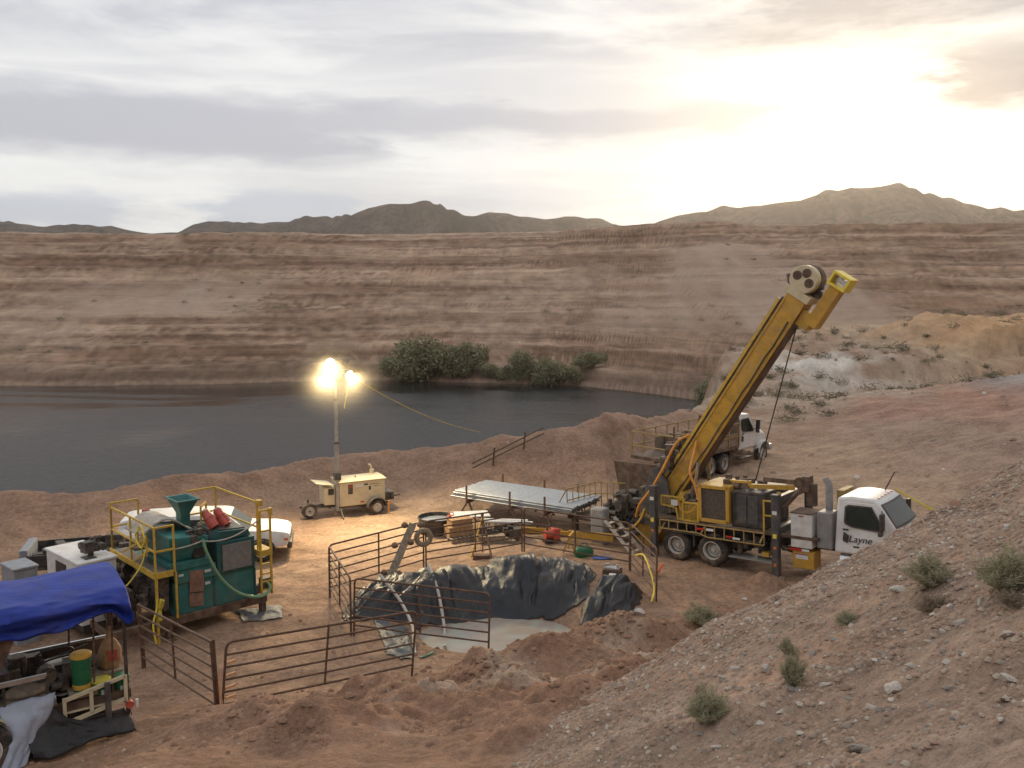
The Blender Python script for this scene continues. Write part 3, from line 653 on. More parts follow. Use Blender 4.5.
def drill_rig():
    rnd = random.Random(3)
    T = thing('drill_rig_truck', 'yellow core drilling rig on a white bonneted truck, its mast leaning forward over the deck', 'drill rig', (6.60, 31.25, .0), (0, R(-2.7), R(-40)))
    T.scale = (1.02, 1, 1)
    P = lambda n, m, mb, **k: mb.build(n, m, k.pop('parent', T), **k)
    # running gear
    fr = MB()
    for s in (-1, 1): fr.bar((-2.2, s * .45, 1.02), (8.3, s * .45, 1.02), .10, .26)
    for x in (-1.8, 0, 1.3, 3.4, 5.0): fr.bar((x, -.45, 1.0), (x, .45, 1.0), .1, .2)
    for x in (0, 1.34): fr.bar((x, -.95, .52), (x, .95, .52), .16); fr.box((x, 0, .52), (.4, .4, .38))
    P('chassis', BLACK, fr)
    for x in (0, 1.34):
        for s in (-1, 1): wheel(T, (x, s * 1.02, .52), .525, .56, s, hub=-.10)
    for s in (-1, 1): wheel(T, (7.78, s * 1.0, .50), .51, .29, s, hub=.06)
    P('mudguard', BLACK, MB().span((.62, -1.25, .55), (.68, -.75, 1.1)))
    # deck and its machinery
    P('deck', RUSTP, MB().span((-1.3, -1.2, 1.30), (4.9, 1.2, 1.40)), bevel=.01)
    cb = MB()
    for z in (1.40, 1.02): cb.bar((-.55, -1.42, z if z > 1.2 else 1.10), (.9, -1.42, z if z > 1.2 else 1.10), .035)
    cb.bar((.9, -1.42, 1.40), (3.25, -1.42, 1.40), .035); cb.bar((.9, -1.42, 1.10), (1.25, -1.42, 1.0), .035); cb.bar((1.25, -1.42, 1.0), (3.25, -1.42, 1.0), .035)
    for x in [-.55 + i * .345 for i in range(12)]: cb.bar((x, -1.42, 1.40), (x, -1.42, 1.10 if x < .9 else 1.0), .028)
    for x in (-.5, 1.0, 3.1): cb.bar((x, -1.42, 1.05), (x, -1.15, 1.25), .05)
    P('catwalk', CATY, cb)
    P('catwalk_floor', BLACK, MB().span((-.55, -1.40, 1.0), (3.25, -1.12, 1.03)))
    P('tail_marker', LENSR, MB().box((.98, -1.445, 1.26), (.30, .02, .07))); P('tail_marker', LENSR, MB().box((2.05, -1.445, 1.13), (.2, .02, .06)))
    P('sticker', PAPER, MB().box((1.36, -1.447, 1.27), (.26, .02, .08)).box((2.3, -1.447, 1.10), (.26, .02, .06)))
    rf = MB(); x0, x1, z0, z1, y = .82, 1.92, 1.46, 2.74, -1.13
    for a, b in (((x0, y, z0 + .06), (x1, y, z0 + .06)), ((x0, y, z1 - .06), (x1, y, z1 - .06)), ((x0 + .05, y, z0), (x0 + .05, y, z1)), ((x1 - .05, y, z0), (x1 - .05, y, z1))): rf.bar(a, b, .12, .12)
    rf.span((x0, y, z1 - .1), (x1, y + 1.5, z1)); rf.span((x0, y + .06, z0), (x0 + .06, y + 1.5, z1 - .1)); rf.span((x1 - .06, y + .06, z0), (x1, y + 1.5, z1 - .1))
    o = P('radiator_housing', YEL, rf, bevel=.01)
    P('radiator_grille', GRILLE, MB().span((x0 + .1, y - .015, z0 + .1), (x1 - .1, y + .02, z1 - .1)), parent=o)
    ec = MB(); ec.span((1.95, -1.05, 1.40), (3.12, .9, 2.62))
    eo = P('engine_cover', BLACK, ec, bevel=.05, seg=3)
    for xx in (2.32, 2.72): P('louvre_panel', CHAR, MB().span((xx - .17, -1.07, 1.55), (xx + .17, -1.045, 2.5)), parent=eo, bevel=.01)
    P('engine_top', RUSTP, clutter(MB(), (1.2, -.9, 2.66), (3.0, .5, 2.78), 16, .12, .32, rnd))
    P('boom_rest', YEL, MB().bar((1.6, -.6, 2.84), (2.4, -.7, 2.88), .08).bar((2.55, -.9, 2.80), (3.9, -.5, 2.80), .12, .14).bar((2.55, -.9, 2.80), (2.55, -.9, 2.98), .08).bar((3.55, -.95, 2.7), (3.55, -.95, 2.45), .1))
    lr = MB()
    for x in (3.16, 3.66): lr.bar((x, -1.22, 1.42), (x, -1.22, 2.45), .05)
    for z in (1.95, 2.43): lr.bar((3.16, -1.22, z), (3.66, -1.22, z), .045)
    P('ladder_rail', YRAIL, lr)
    # guard of yellow mesh at the driller's station
    gd = MB(); y = -1.16
    for a, b in (((-.62, 2.2), (-.62, 1.9)), ((-.62, 2.2), (.25, 2.2)), ((.25, 2.2), (.25, 2.0)), ((.25, 2.05), (.80, 2.05)), ((-.62, 1.88), (-.1, 1.84)), ((-.05, 1.84), (.03, 1.4)), ((.03, 1.45), (.80, 1.38)), ((.22, 2.2), (.22, 1.42)), ((.78, 2.1), (.78, 1.36))):
        gd.bar((a[0], y, a[1]), (b[0], y, b[1]), .05)
    for x in [.06 + .05 * i for i in range(15)]: gd.bar((x, y, 2.02), (x, y, 1.42), .012)
    for z in [1.45 + .05 * i for i in range(12)]: gd.bar((.05, y, z), (.78, y, z), .012)
    for x in [-.6 + .05 * i for i in range(13)]: gd.bar((x, y, 2.17), (x, y, 1.88), .012)
    go = P('guard_panel', YRAIL, gd)
    P('notice', PAPER, MB().span((-.22, y - .04, 1.90), (.03, y - .02, 2.10)), parent=go)
    P('control_machinery', DARK, clutter(MB(), (-1.1, -.85, 1.45), (.75, .8, 2.2), 46, .12, .5, rnd, 14))
    P('undercarriage', DARK, clutter(MB(), (1.95, -1.0, .55), (4.2, .6, 1.0), 26, .15, .5, rnd, 6))
    P('chain_box', YPLAS, MB().box((3.15, -1.05, .62), (.24, .2, .16)), bevel=.01)
    P('tool_step', GREY, MB().span((1.95, -1.3, .40), (3.5, -.8, .45)))
    # four jack posts
    for x, zt, s in ((-.82, 2.52, -1), (3.62, 2.66, -1), (-.82, 2.52, 1), (3.62, 2.66, 1)):
        j = MB().bar((x, s * 1.36, .05), (x, s * 1.36, zt), .22, .22); j.box((x, s * 1.36, zt + .02), (.26, .26, .06))
        jo = P('jack_post', CHAR, j, bevel=.012)
        P('jack_foot', RUSTP, MB().cyl((x, s * 1.36, -.10), (x, s * 1.36, -.02), .30, .24, 16).cyl((x, s * 1.36, -.04), (x, s * 1.36, .1), .07), parent=jo)
        for z_ in (.98, .42): P('reflector', LENSO, MB().box((x, s * 1.475, z_), (.09, .012, .09)), parent=jo)
        P('decal', PAPER, MB().box((x, s * 1.475, 2.12), (.15, .012, .12)), parent=jo)
        P('decal', YTAPE, MB().box((x, s * 1.475, 1.36), (.12, .012, .14)), parent=jo)
    P('crossbeam', CHAR, MB().bar((3.62, -1.3, 2.50), (3.62, 1.3, 2.50), .16, .22).bar((3.62, -1.25, 1.5), (3.62, 1.25, 1.5), .16, .2))
    bm_ = MB().bar((2.7, -.1, 2.92), (4.25, -.45, 2.98), .15).cyl((4.1, -.60, 2.98), (4.1, -.2, 2.98), .2).box((4.28, -.4, 2.96), (.22, .4, .5)).box((4.42, -.42, 2.62), (.32, .16, .72)).bar((3.7, -.9, 2.2), (4.15, -.5, 2.85), .12)
    P('winch_boom', RUSTP, bm_, bevel=.01)
    # boxes behind the cab
    wb = P('tool_cabinet', WHITED, MB().span((4.02, -1.18, 1.02), (4.70, -.35, 2.12)), bevel=.02)
    P('cabinet_lid', RUSTP, MB().span((4.0, -1.2, 2.125), (4.72, -.33, 2.15)), parent=wb)
    P('warning_label', REDINK, MB().span((4.28, -1.19, 2.03), (4.44, -1.182, 2.07)), parent=wb)
    P('reflector_strip', LENSR, MB().span((3.98, -1.21, .93), (4.38, -1.185, 1.0)))
    P('reflector_strip', PAPER, MB().span((4.385, -1.21, .93), (4.62, -1.185, 1.0)))
    yb = P('battery_box', YEL, MB().span((4.06, -1.15, .36), (4.74, -.55, .91)), bevel=.015)
    P('warning_label', PAPER, MB().span((4.16, -1.16, .66), (4.56, -1.152, .84)), parent=yb)
    P('label_stripe', REDINK, MB().span((4.16, -1.168, .80), (4.56, -1.162, .835)), parent=yb)
    P('air_cleaner', GREY, MB().span((4.80, -1.05, 1.06), (5.28, -.45, 2.22)), bevel=.04, seg=3)
    ex = MB().tube([(5.02, -.55, 2.2), (5.02, -.55, 2.95), (5.00, -.55, 3.08), (4.90, -.55, 3.22)], [.11, .11, .10, .09], 12)
    P('exhaust_stack', GREY, ex)
    P('fuel_tank', CHROME, MB().cyl((5.5, -.75, .72), (6.7, -.75, .72), .30, n=18))
    P('rear_locker', CATY, MB().span((5.10, -.1, 2.30), (5.32, .8, 2.78)))
    cab = truck_cab(T, 5.34); truck_nose(T, 7.16)
    words('Layne', .30, INK, cab, NEARSIDE((6.12, -1.068, 1.50)), shear=.28)
    for q, x0_ in enumerate((5.92, 6.2, 6.44)): MB().span((x0_, -1.072, 1.24), (x0_ + .18, -1.066, 1.29)).build('small_print', INK, cab)
    P('antenna', RUST, MB().bar((6.3, .75, 2.75), (6.55, .9, 3.35), .035))
    P('dashboard_paper', HOSEG, MB().box((7.1, -.2, 1.99), (.2, .3, .015), (0, .3, 0)))
    # the mast: box girder leaning forward over the deck
    A = R(55.5); base = Vector((-2.05, 0, .35)); ua = Vector((math.cos(A), 0, math.sin(A))); un = Vector((-math.sin(A), 0, math.cos(A))); uy = Vector((0, 1, 0))
    pt = lambda a, c, y_=0.0: base + ua * a + un * c + uy * y_
    def mbar(mb, a0, a1, c0, c1, y0, y1):
        q = [pt(a, c, yy) for a in (a0, a1) for c, yy in ((c0, y0), (c1, y0), (c1, y1), (c0, y1))]
        return mb.add(q, [(3, 2, 1, 0), (4, 5, 6, 7), (0, 1, 5, 4), (1, 2, 6, 5), (2, 3, 7, 6), (3, 0, 4, 7)])
    m = MB(); mbar(m, -.2, 10.5, -.42, .28, -.36, .36)
    mast = P('mast', YELM, m, bevel=.02)
    P('feed_rail', YRAIL, mbar(mbar(MB(), .4, 10.2, .36, .46, -.36, -.20), .4, 10.2, .36, .46, .20, .36), parent=mast)
    P('feed_slot', BLACK, mbar(MB(), .3, 10.3, .283, .356, -.33, .33), parent=mast)
    P('mast_stiffener', YELM, mbar(mbar(MB(), .5, 10.3, -.43, -.36, -.385, -.361), .5, 10.3, .20, .27, -.385, -.361), parent=mast)
    P('underside_plate', RUSTP, mbar(MB(), .6, 10.1, -.445, -.423, -.28, .28), parent=mast)
    for k_ in range(9): P('gusset', YELM, mbar(MB(), 1.1 + k_ * 1.05, 1.17 + k_ * 1.05, -.36, .20, -.378, -.361), parent=mast)
    P('mast_hose', BLACK, MB().tube([pt(.8 + i * .47, -.30 + .02 * math.sin(i * 2.1), -.40) for i in range(20)], .026, 6), parent=mast)
    hd = MB(); mbar(hd, 10.5, 10.75, -.5, .42, -.42, .42); mbar(hd, 10.75, 10.9, -.1, .3, -.38, .5)
    P('mast_cap', BEIGE, hd, parent=mast, bevel=.02)
    ch_ = pt(11.12, .05); sh = MB().cyl(ch_ + uy * -.40, ch_ + uy * -.06, .46, n=30)
    crown = P('crown_block', BEIGE, sh, bevel=.03)
    for da, dc in ((.02, .23), (.25, .0), (-.01, -.23)):
        q = ch_ + ua * da * .9 + un * dc; P('sheave', RUSTP, MB().cyl(q + uy * -.412, q + uy * -.38, .15, n=18).cyl(q + uy * -.44, q + uy * -.41, .05, n=10), parent=crown)
    P('crown_guard', RUSTP, MB().cyl(ch_ + uy * .0, ch_ + uy * .3, .48, n=26), parent=crown)
    P('crown_hardware', DARK, clutter(MB(), tuple(pt(10.75, -.45, .0)), tuple(pt(11.2, -.35, .45)), 9, .1, .25, rnd), parent=crown)
    P('vent_pipe', DARK, MB().cyl(pt(10.7, .38, -.2), pt(11.0, .62, -.25), .06), parent=crown)
    jb = MB(); mbar(jb, 9.75, 10.30, -.88, -.42, -.24, .24); mbar(jb, 9.95, 11.4, -1.10, -.70, -.243, .243)
    jib = P('rod_jib', YELM, jb, bevel=.03)
    jt = MB()
    for a0, a1, c0, c1 in ((11.4, 11.48, -1.22, -.60), (11.78, 11.86, -1.22, -.60), (11.48, 11.78, -1.22, -1.14), (11.48, 11.78, -.68, -.60)): mbar(jt, a0, a1, c0, c1, -.32, .32)
    P('jib_head', YTAPE, jt, parent=jib, bevel=.01)
    P('jib_sheave', STEEL, MB().cyl(pt(11.63, -.80, -.06), pt(11.63, -.80, .06), .11).cyl(pt(11.63, -1.03, -.06), pt(11.63, -1.03, .06), .10), parent=jib)
    P('hoist_cable', BLACK, MB().tube([pt(9.6, -.5), (2.3, .1, 2.8)], .022, 5))
    # rotation head, foot and everything round the hole
    P('rotation_head', DARK, clutter(MB(), tuple(pt(3.2, .42, -.5) - Vector((.2, 0, .2))), tuple(pt(3.7, .8, .4)), 16, .18, .45, rnd, 6))
    P('feed_pipe', GREY, MB().cyl(pt(-.2, .62, -.15), pt(3.6, .62, -.15), .06, n=10).cyl(pt(-.3, .85, -.1), pt(3.2, .62, .2), .045, n=8))
    P('foot_clamp', DARK, clutter(MB(), (-3.4, -.8, .4), (-2.0, .9, 1.9), 60, .15, .5, rnd, 26), bevel=.012)
    P('mast_slide', YEL, mbar(MB(), -.5, 2.6, -.62, -.44, -.5, .5), bevel=.02)
    for s in (-.62, .62):
        P('mast_cylinder', CHAR, MB().cyl((.2, s, 1.5), Vector((.2, s, 1.5)).lerp(pt(3.9, -.35, s * .7), .55), .11))
        P('cylinder_rod', CHROME, MB().cyl(Vector((.2, s, 1.5)).lerp(pt(3.9, -.35, s * .7), .5), pt(3.9, -.35, s * .7), .06))
    P('mast_pivot', CHAR, MB().prism([(-1.9, 1.35), (-.5, 1.35), (-.7, 2.6), (-1.1, 3.1), (-1.35, 3.0)], -.62, -.5).prism([(-1.9, 1.35), (-.5, 1.35), (-.7, 2.6), (-1.1, 3.1), (-1.35, 3.0)], .5, .62), bevel=.01)
    for pts in ([pt(4.5, .45, -.45), pt(4.0, .62, -.62), (-.72, -.95, 3.0), (-1.15, -1.0, 2.3), (-1.65, -.95, 1.7), (-1.9, -.8, 1.2)], [pt(4.5, .1, -.45), pt(4.2, -.1, -.62), (.42, -.98, 3.1), (.62, -1.0, 2.6), (.74, -1.02, 2.15)],
                [(-.05, -1.1, 2.1), (.2, -1.12, 1.72), (.5, -1.12, 1.75), (.7, -1.1, 2.0)]):
        cpts = bez(pts, 14); P('hydraulic_hose', ORANGE, MB().tube(cpts, [.042 + .010 * (i % 2) for i in range(len(cpts))], 8))
    P('guard_hoop', YEL, MB().tube(bez([(-2.6, -1.05, 1.0), (-2.3, -1.1, .78), (-1.9, -1.1, .85), (-1.55, -1.08, 1.2), (-1.4, -1.0, 1.6)], 6), .045))
    # dark steel blind on the far side of the hole
    P('drip_shield', RUSTP, MB().add([(-4.0, 1.5, 1.0), (-1.8, 2.3, 1.0), (-1.8, 2.3, 2.55), (-4.3, 1.5, 2.75), (-4.0, 1.55, 1.0), (-1.8, 2.35, 1.0), (-1.8, 2.35, 2.55), (-4.3, 1.55, 2.75)], [(0, 1, 2, 3), (7, 6, 5, 4), (0, 4, 5, 1), (1, 5, 6, 2), (2, 6, 7, 3), (3, 7, 4, 0)]).bar((-3.9, 1.5, 1.0), (-3.9, 1.4, 0), .1).bar((-1.85, 2.2, 1.0), (-1.85, 2.1, 0), .1))
    rl = MB(); ps = [(-4.9, -.9), (-4.75, .8), (-3.6, 1.2)]
    for i in range(2):
        a, b = ps[i], ps[i + 1]
        for z in (1.5, 1.95): rl.bar((*a, z), (*b, z), .04)
        for k in range(5): q = (a[0] + (b[0] - a[0]) * k / 5, a[1] + (b[1] - a[1]) * k / 5); rl.bar((*q, .9), (*q, 1.95), .03)
    rl.bar((-4.9, -.9, 1.95), (-5.5, -1.3, .7), .045)
    P('platform_rail', CATY, rl)
    P('platform', RUSTP, MB().span((-4.9, -.9, .80), (-3.3, 1.1, .88)).span((-4.8, -.8, -.05), (-4.6, -.6, .8)).span((-3.6, -.8, -.05), (-3.4, -.6, .8)).span((-4.8, .8, -.05), (-4.6, 1.0, .8)))
    st = MB()
    for s in (0, .62): st.bar((-2.55, -1.25 - s, 1.2), (-1.35, -1.25 - s, .05), .05, .12)
    for k in range(5): q = k / 5 + .1; st.bar((-2.55 + 1.2 * q, -1.25, 1.2 - 1.15 * q), (-2.55 + 1.2 * q, -1.87, 1.2 - 1.15 * q), .16, .03)
    P('stair', HOSEP, st)
    gd_ = MB().span((-3.45, -1.5, .05), (-2.85, -1.05, 1.5))
    P('water_tank', GREY, gd_, bevel=.08, seg=3)
drill_rig()

# ------------------------------------------------------------------ stake-bed truck behind the rig
def stake_truck():
    rnd = random.Random(5)
    T = thing('stake_bed_truck', 'dusty white stake bed truck parked behind the drilling mast', 'truck', (9.75, 44.7, gz(11, 45.5) - .1), R(46))
    P = lambda n, m, mb, **k: mb.build(n, m, k.pop('parent', T), **k)
    fr = MB()
    for s in (-1, 1): fr.bar((-3.6, s * .42, .95), (4.6, s * .42, .95), .1, .22)
    P('chassis', BLACK, fr)
    for x in (-1.2, .1):
        for s in (-1, 1): wheel(T, (x, s * .98, .5), .5, .5, s, hub=-.1)
    for s in (-1, 1): wheel(T, (4.15, s * 1.0, .5), .5, .28, s, hub=.05)
    P('bed', RUSTP, MB().span((-4.5, -1.22, 1.12), (1.5, 1.22, 1.28)), bevel=.01)
    sk = MB()
    for y in (-1.2, 1.2):
        for x in [-4.45 + i * .99 for i in range(7)]: sk.bar((x, y, 1.28), (x, y, 2.45), .05)
        for z in (1.75, 2.42): sk.bar((-4.45, y, z), (1.49, y, z), .04, .05)
    for z in (1.75, 2.42): sk.bar((-4.45, -1.2, z), (-4.45, 1.2, z), .04, .05)
    P('stake_rail', CATY, sk)
    pn = MB()
    for y in (-1.15, 1.15): pn.span((-2.6, y - .012, 1.28), (1.45, y + .012, 1.92))
    P('side_board', WOODG, pn)
    P('headboard', RUSTP, MB().span((1.45, -1.2, 1.28), (1.52, 1.2, 2.6)))
    P('load', BROWN, clutter(MB(), (-2.4, -.9, 1.4), (1.2, .9, 1.75), 20, .3, .8, rnd), bevel=.02)
    P('underbody', DARK, clutter(MB(), (.7, -1.0, .55), (2.2, .9, .95), 14, .2, .55, rnd))
    P('step', BLACK, MB().span((1.9, -1.1, .45), (3.1, -.8, .5)))
    P('tail_light', LENSR, MB().span((-4.53, -1.1, 1.14), (-4.50, -.7, 1.24)))
    truck_cab(T, 1.72, z0=.95); truck_nose(T, 3.52)
    P('exhaust_stack', BLACK, MB().cyl((1.62, -1.0, 1.0), (1.62, -1.0, 3.05), .07))
    P('corner_post', RUST, MB().bar((-4.5, -1.22, 1.3), (-4.5, -1.22, 2.9), .06))
stake_truck()

# ------------------------------------------------------------------ white pickup behind the mud plant
def pickup():
    T = thing('pickup_truck', 'white pickup truck parked behind the teal mud plant', 'pickup truck', (-10.3, 30.74, gz(-9.7, 30.6) - .03), R(12)); T.scale = (1, 1, .93)
    P = lambda n, m, mb, **k: mb.build(n, m, k.pop('parent', T), **k)
    rings = []
    #        x      half-w  sill   belt
    for x, w, zb, zt in ((-3.35, .90, .62, 1.16), (-3.1, .94, .5, 1.18), (-.3, .96, .46, 1.20), (.9, .96, .46, 1.19), (1.9, .94, .52, 1.12), (2.25, .90, .56, 1.04), (2.38, .80, .60, .95)):
        rings.append([(x, -w, zb), (x, -w, zt - .18), (x, -w * .93, zt), (x, w * .93, zt), (x, w, zt - .18), (x, w, zb)])
    P('body', WHITE, MB().loft(rings), smooth=40, bevel=.02)
    wy = lambda x, z: 1.0 - .2 * (z - 1.15) / .65
    P('cab', WHITE, MB().prism([(-3.25, 1.15), (1.02, 1.15), (.35, 1.74), (.1, 1.80), (-1.2, 1.84), (-2.9, 1.80), (-3.22, 1.72)], -.90, .90, wy), smooth=40, bevel=.04, seg=3)
    for s in (-1, 1):
        for poly in ([(-1.0, 1.22), (-.15, 1.22), (-.15, 1.66), (-.95, 1.68)], [(-.05, 1.22), (.72, 1.22), (.2, 1.64), (-.05, 1.66)], [(-2.9, 1.24), (-1.15, 1.22), (-1.1, 1.68), (-2.85, 1.68)]):
            b = MB(); n = len(poly); vs = [(x, s * (.90 * wy(x, z) + o), z) for o in (-.01, .006) for x, z in poly]
            b.add(vs, [tuple(range(n)), tuple(range(2 * n - 1, n - 1, -1))] + [(i, i + n, (i + 1) % n + n, (i + 1) % n) for i in range(n)]).build('side_window', GLASS, T)
        MB().box((.70, s * 1.02, 1.24), (.14, .18, .16)).build('mirror', BLACK, T, 30, .03)
        MB().bar((-.55, s * .965, 1.02), (-.38, s * .965, 1.02), .03).build('door_handle', BLACK, T)
        P('fender_flare', BLACK, MB().loft([[(1.42 + math.cos(a) * rr, s * y, .42 + math.sin(a) * rr) for a in [math.pi * (k - 1) / 14 for k in range(17)]] for rr, y in ((.47, .80), (.47, .985), (.42, .985), (.40, .80))], False, False))
    n_ = Vector((.66, 0, .75)); a, b = Vector((.98, 0, 1.18)), Vector((.38, 0, 1.71))
    q = [Vector((a.x, -.82, a.z)), Vector((b.x, -.70, b.z)), Vector((b.x, .70, b.z)), Vector((a.x, .82, a.z))]
    P('windshield', GLASS, MB().loft([[v + n_ * -.01 for v in q], [v + n_ * .012 for v in q]]))
    for x in (1.42, -2.25):
        for s in (-1, 1): wheel(T, (x, s * .86, .40), .40, .26, s, n=22)
    P('front_bumper', BLACK, MB().box((2.36, 0, .55), (.18, 1.72, .26)), bevel=.05)
    P('rear_bumper', BLACK, MB().box((-3.4, 0, .55), (.14, 1.8, .2)), bevel=.03)
    P('turn_signal', LENSO, MB().box((2.25, -.87, .80), (.14, .08, .08)))
    P('grille', BLACK, MB().box((2.385, 0, .8), (.04, 1.0, .2)))
    for s in (-1, 1): P('headlight', CHROME, MB().box((2.34, s * .66, .82), (.1, .26, .18)), bevel=.03)
pickup()

# ------------------------------------------------------------------ light tower
def light_tower():
    c = (-6.55, 37.0); z = gz(*c) - .02
    T = thing('light_tower', 'cream towable light tower with its mast raised and floodlights lit', 'light tower', (c[0], c[1], z), R(28))
    P = lambda n, m, mb, **k: mb.build(n, m, k.pop('parent', T), **k)
    P('housing', CREAM, MB().span((-.95, -.62, .42), (1.0, .62, 1.42)), bevel=.03, seg=3)
    P('lid', CREAM, MB().loft([[(-1.0, -.66, 1.42), (1.05, -.66, 1.42), (1.05, .66, 1.42), (-1.0, .66, 1.42)], [(-1.0, -.66, 1.46), (1.05, -.66, 1.46), (1.05, .66, 1.46), (-1.0, .66, 1.46)], [(-.95, -.3, 1.54), (1.0, -.3, 1.54), (1.0, .3, 1.54), (-.95, .3, 1.54)]]), bevel=.01)
    P('control_box', CREAM, MB().span((-1.55, -.4, .5), (-1.12, .4, 1.22)), bevel=.02)
    P('control_door', CREAM, MB().box((-1.55, -.05, 1.40), (.75, .95, .03), (0, .18, 0)), bevel=.006)
    P('control_panel', BLACK, MB().span((-1.40, -.41, .92), (-1.16, -.402, 1.18)))
    P('panel_recess', DARK, MB().span((-.62, -.635, .92), (-.42, -.622, 1.32)))
    P('red_handle', LENSR, MB().span((-.56, -.65, 1.2), (-.48, -.636, 1.3)))
    P('vent', BLACK, MB().span((.28, -.632, 1.02), (.36, -.622, 1.18)))
    P('decal', PAPER, MB().span((-.28, -.63, 1.18), (.02, -.622, 1.30)))
    P('decal', INK, MB().span((.08, -.63, 1.24), (.24, -.622, 1.30)).span((.3, -.63, 1.25), (.75, -.622, 1.262)).span((.5, -.63, 1.16), (.78, -.622, 1.172)))
    P('tail_light', LENSR, MB().span((-.1, -.64, .52), (.06, -.622, .58)))
    P('latch', BLACK, MB().cyl((-.2, -.3, 1.5), (-.2, -.3, 1.62), .02))
    P('exhaust', BEIGE, MB().cyl((.7, .2, 1.5), (.7, .2, 1.72), .1, n=12).tube([(.7, .2, 1.7), (.66, .2, 1.86), (.58, .2, 1.95)], .04))
    fd = MB(); f_ = [[(.55 + math.cos(a) * rr, y, .30 + math.sin(a) * rr) for a in [math.pi * (k / 10) for k in range(11)]] for rr, y in ((.42, -.64), (.42, -.95), (.38, -.95), (.38, -.64))]
    P('fender', CHAR, fd.loft(f_, False, False))
    for s in (-1, 1): wheel(T, (.55, s * .80, .30), .31, .2, s, rim=RIMW, lugs=False, n=18)
    P('tongue', BLACK, MB().bar((-.9, -.3, .40), (-2.1, 0, .42), .08).bar((-.9, .3, .40), (-2.1, 0, .42), .08).bar((-2.1, 0, .42), (-2.5, 0, .44), .08))
    wheel(T, (-2.15, -.20, .30), .31, .2, -1, rim=RIMW, lugs=False, n=18)
    P('axle', BLACK, MB().bar((-2.15, -.3, .30), (-2.15, .1, .30), .07).bar((-2.15, 0, .3), (-2.15, 0, .75), .06).bar((-.9, -.5, .38), (1.25, -.5, .38), .08).bar((-.9, .5, .38), (1.25, .5, .38), .08))
    P('jack_leg', BLACK, MB().bar((-.95, -.55, .40), (-.95, -1.0, .02), .05).bar((-.95, .55, .40), (-.95, 1.0, .02), .05))
    P('rear_rack', DARK, MB().span((1.05, -.45, .45), (1.45, .45, .78)).bar((1.3, -.5, .6), (1.7, -.5, .66), .06))
    # telescoping mast
    mx_ = (-1.02, -.45)
    ms_ = P('mast', GALV, MB().bar((*mx_, .25), (*mx_, 3.1), .16))
    P('mast_section', GALV, MB().bar((*mx_, 3.1), (*mx_, 4.9), .12), parent=ms_)
    P('mast_section', GALV, MB().bar((*mx_, 4.9), (*mx_, 6.1), .085), parent=ms_)
    P('mast_collar', CHAR, MB().bar((*mx_, 1.55), (*mx_, 1.85), .26).bar((*mx_, 3.05), (*mx_, 3.15), .2).bar((*mx_, 4.85), (*mx_, 4.95), .16))
    P('crossbar', GALV, MB().bar((mx_[0] - .38, mx_[1], 6.1), (mx_[0] + .55, mx_[1], 6.1), .06).bar((*mx_, 6.1), (*mx_, 6.55), .06).bar((mx_[0] - .3, mx_[1], 6.55), (mx_[0] + .3, mx_[1], 6.55), .05))
    lit = emit('lit_lamp', (1.0, .72, .30), 120.0)
    for i, (dx_, dz_, on, yaw) in enumerate(((-.22, 6.48, 1, -20), (-.34, 5.92, 1, -35), (.50, 5.95, 1, 25), (.42, 6.42, 0, 70))):
        ctr = Vector((mx_[0] + dx_, mx_[1] - .12, dz_)); rot = Euler((R(28), 0, R(yaw)))
        fwd = rot.to_matrix() @ Vector((0, -1, 0)); fwd.normalize()
        ho = P('lamp_head', CHAR, MB().lathe([(.02, .16), (.10, .14), (.17, .02), (.20, -.10), (.18, -.10), (.15, .0), (.02, .06)], ctr, -fwd, 16))
        P('lamp_lens', lit if on else GLASS, MB().cyl(ctr + fwd * .085, ctr + fwd * .10, .165, n=16), parent=ho)
        if on:
            ld = bpy.data.lights.new('floodlight', 'SPOT'); ld.energy = LAMP_W; ld.color = (1.0, .80, .48); ld.spot_size = R(135); ld.spot_blend = .6; ld.shadow_soft_size = .15
            lo = bpy.data.objects.new('floodlight', ld); COL.objects.link(lo); lo.parent = T
            lo.matrix_local = Matrix.Translation(ctr + fwd * .16) @ (fwd + Vector((0, 0, -.25))).to_track_quat('-Z', 'Y').to_matrix().to_4x4()
    P('power_cord', YTAPE, MB().tube(bez([(mx_[0] + .5, mx_[1], 6.0), (mx_[0] + .46, mx_[1] - .05, 5.2), (mx_[0] + .36, mx_[1], 4.5)], 5), .018, 5))
    return T
LAMP_W = 1900
tower = light_tower()
bpy.context.view_layer.update(); lc = tower.matrix_world @ Vector((-1.08, -.6, 6.15))
import bmesh as _bm
_b = _bm.new(); _bm.ops.create_icosphere(_b, subdivisions=3, radius=2.6); _m = bpy.data.meshes.new('lamp_halo'); _b.to_mesh(_m); _b.free()
dust = bpy.data.objects.new('lamp_halo', _m); COL.objects.link(dust); dust.location = lc; dust['kind'] = 'stuff'  # added ball of scatter standing in for the lamps' glare halo, not real dust
_mt = bpy.data.materials.new('lamp_halo_scatter'); _mt.use_nodes = True; _mt.node_tree.nodes.clear(); q = NG(_mt.node_tree); _m.materials.append(_mt)
ln = q.n('ShaderNodeVectorMath', operation='LENGTH', i_0=q.n('ShaderNodeTexCoord').outputs['Object']).outputs['Value']
pv = q.n('ShaderNodeVolumePrincipled'); pv.inputs['Color'].default_value = (.95, .86, .7, 1); pv.inputs['Anisotropy'].default_value = .3
q.put(pv.inputs['Density'], q.m('MULTIPLY', q.m('POWER', q.ramp(ln, 2.5, 0, 0, 1, False), 2.4), .14))
q.t.links.new(pv.outputs[0], q.n('ShaderNodeOutputMaterial').inputs['Volume'])
def world_of(parent, p):
    bpy.context.view_layer.update(); return parent.matrix_world @ Vector(p)
p0 = world_of(tower, (-.5, -.5, 5.95))
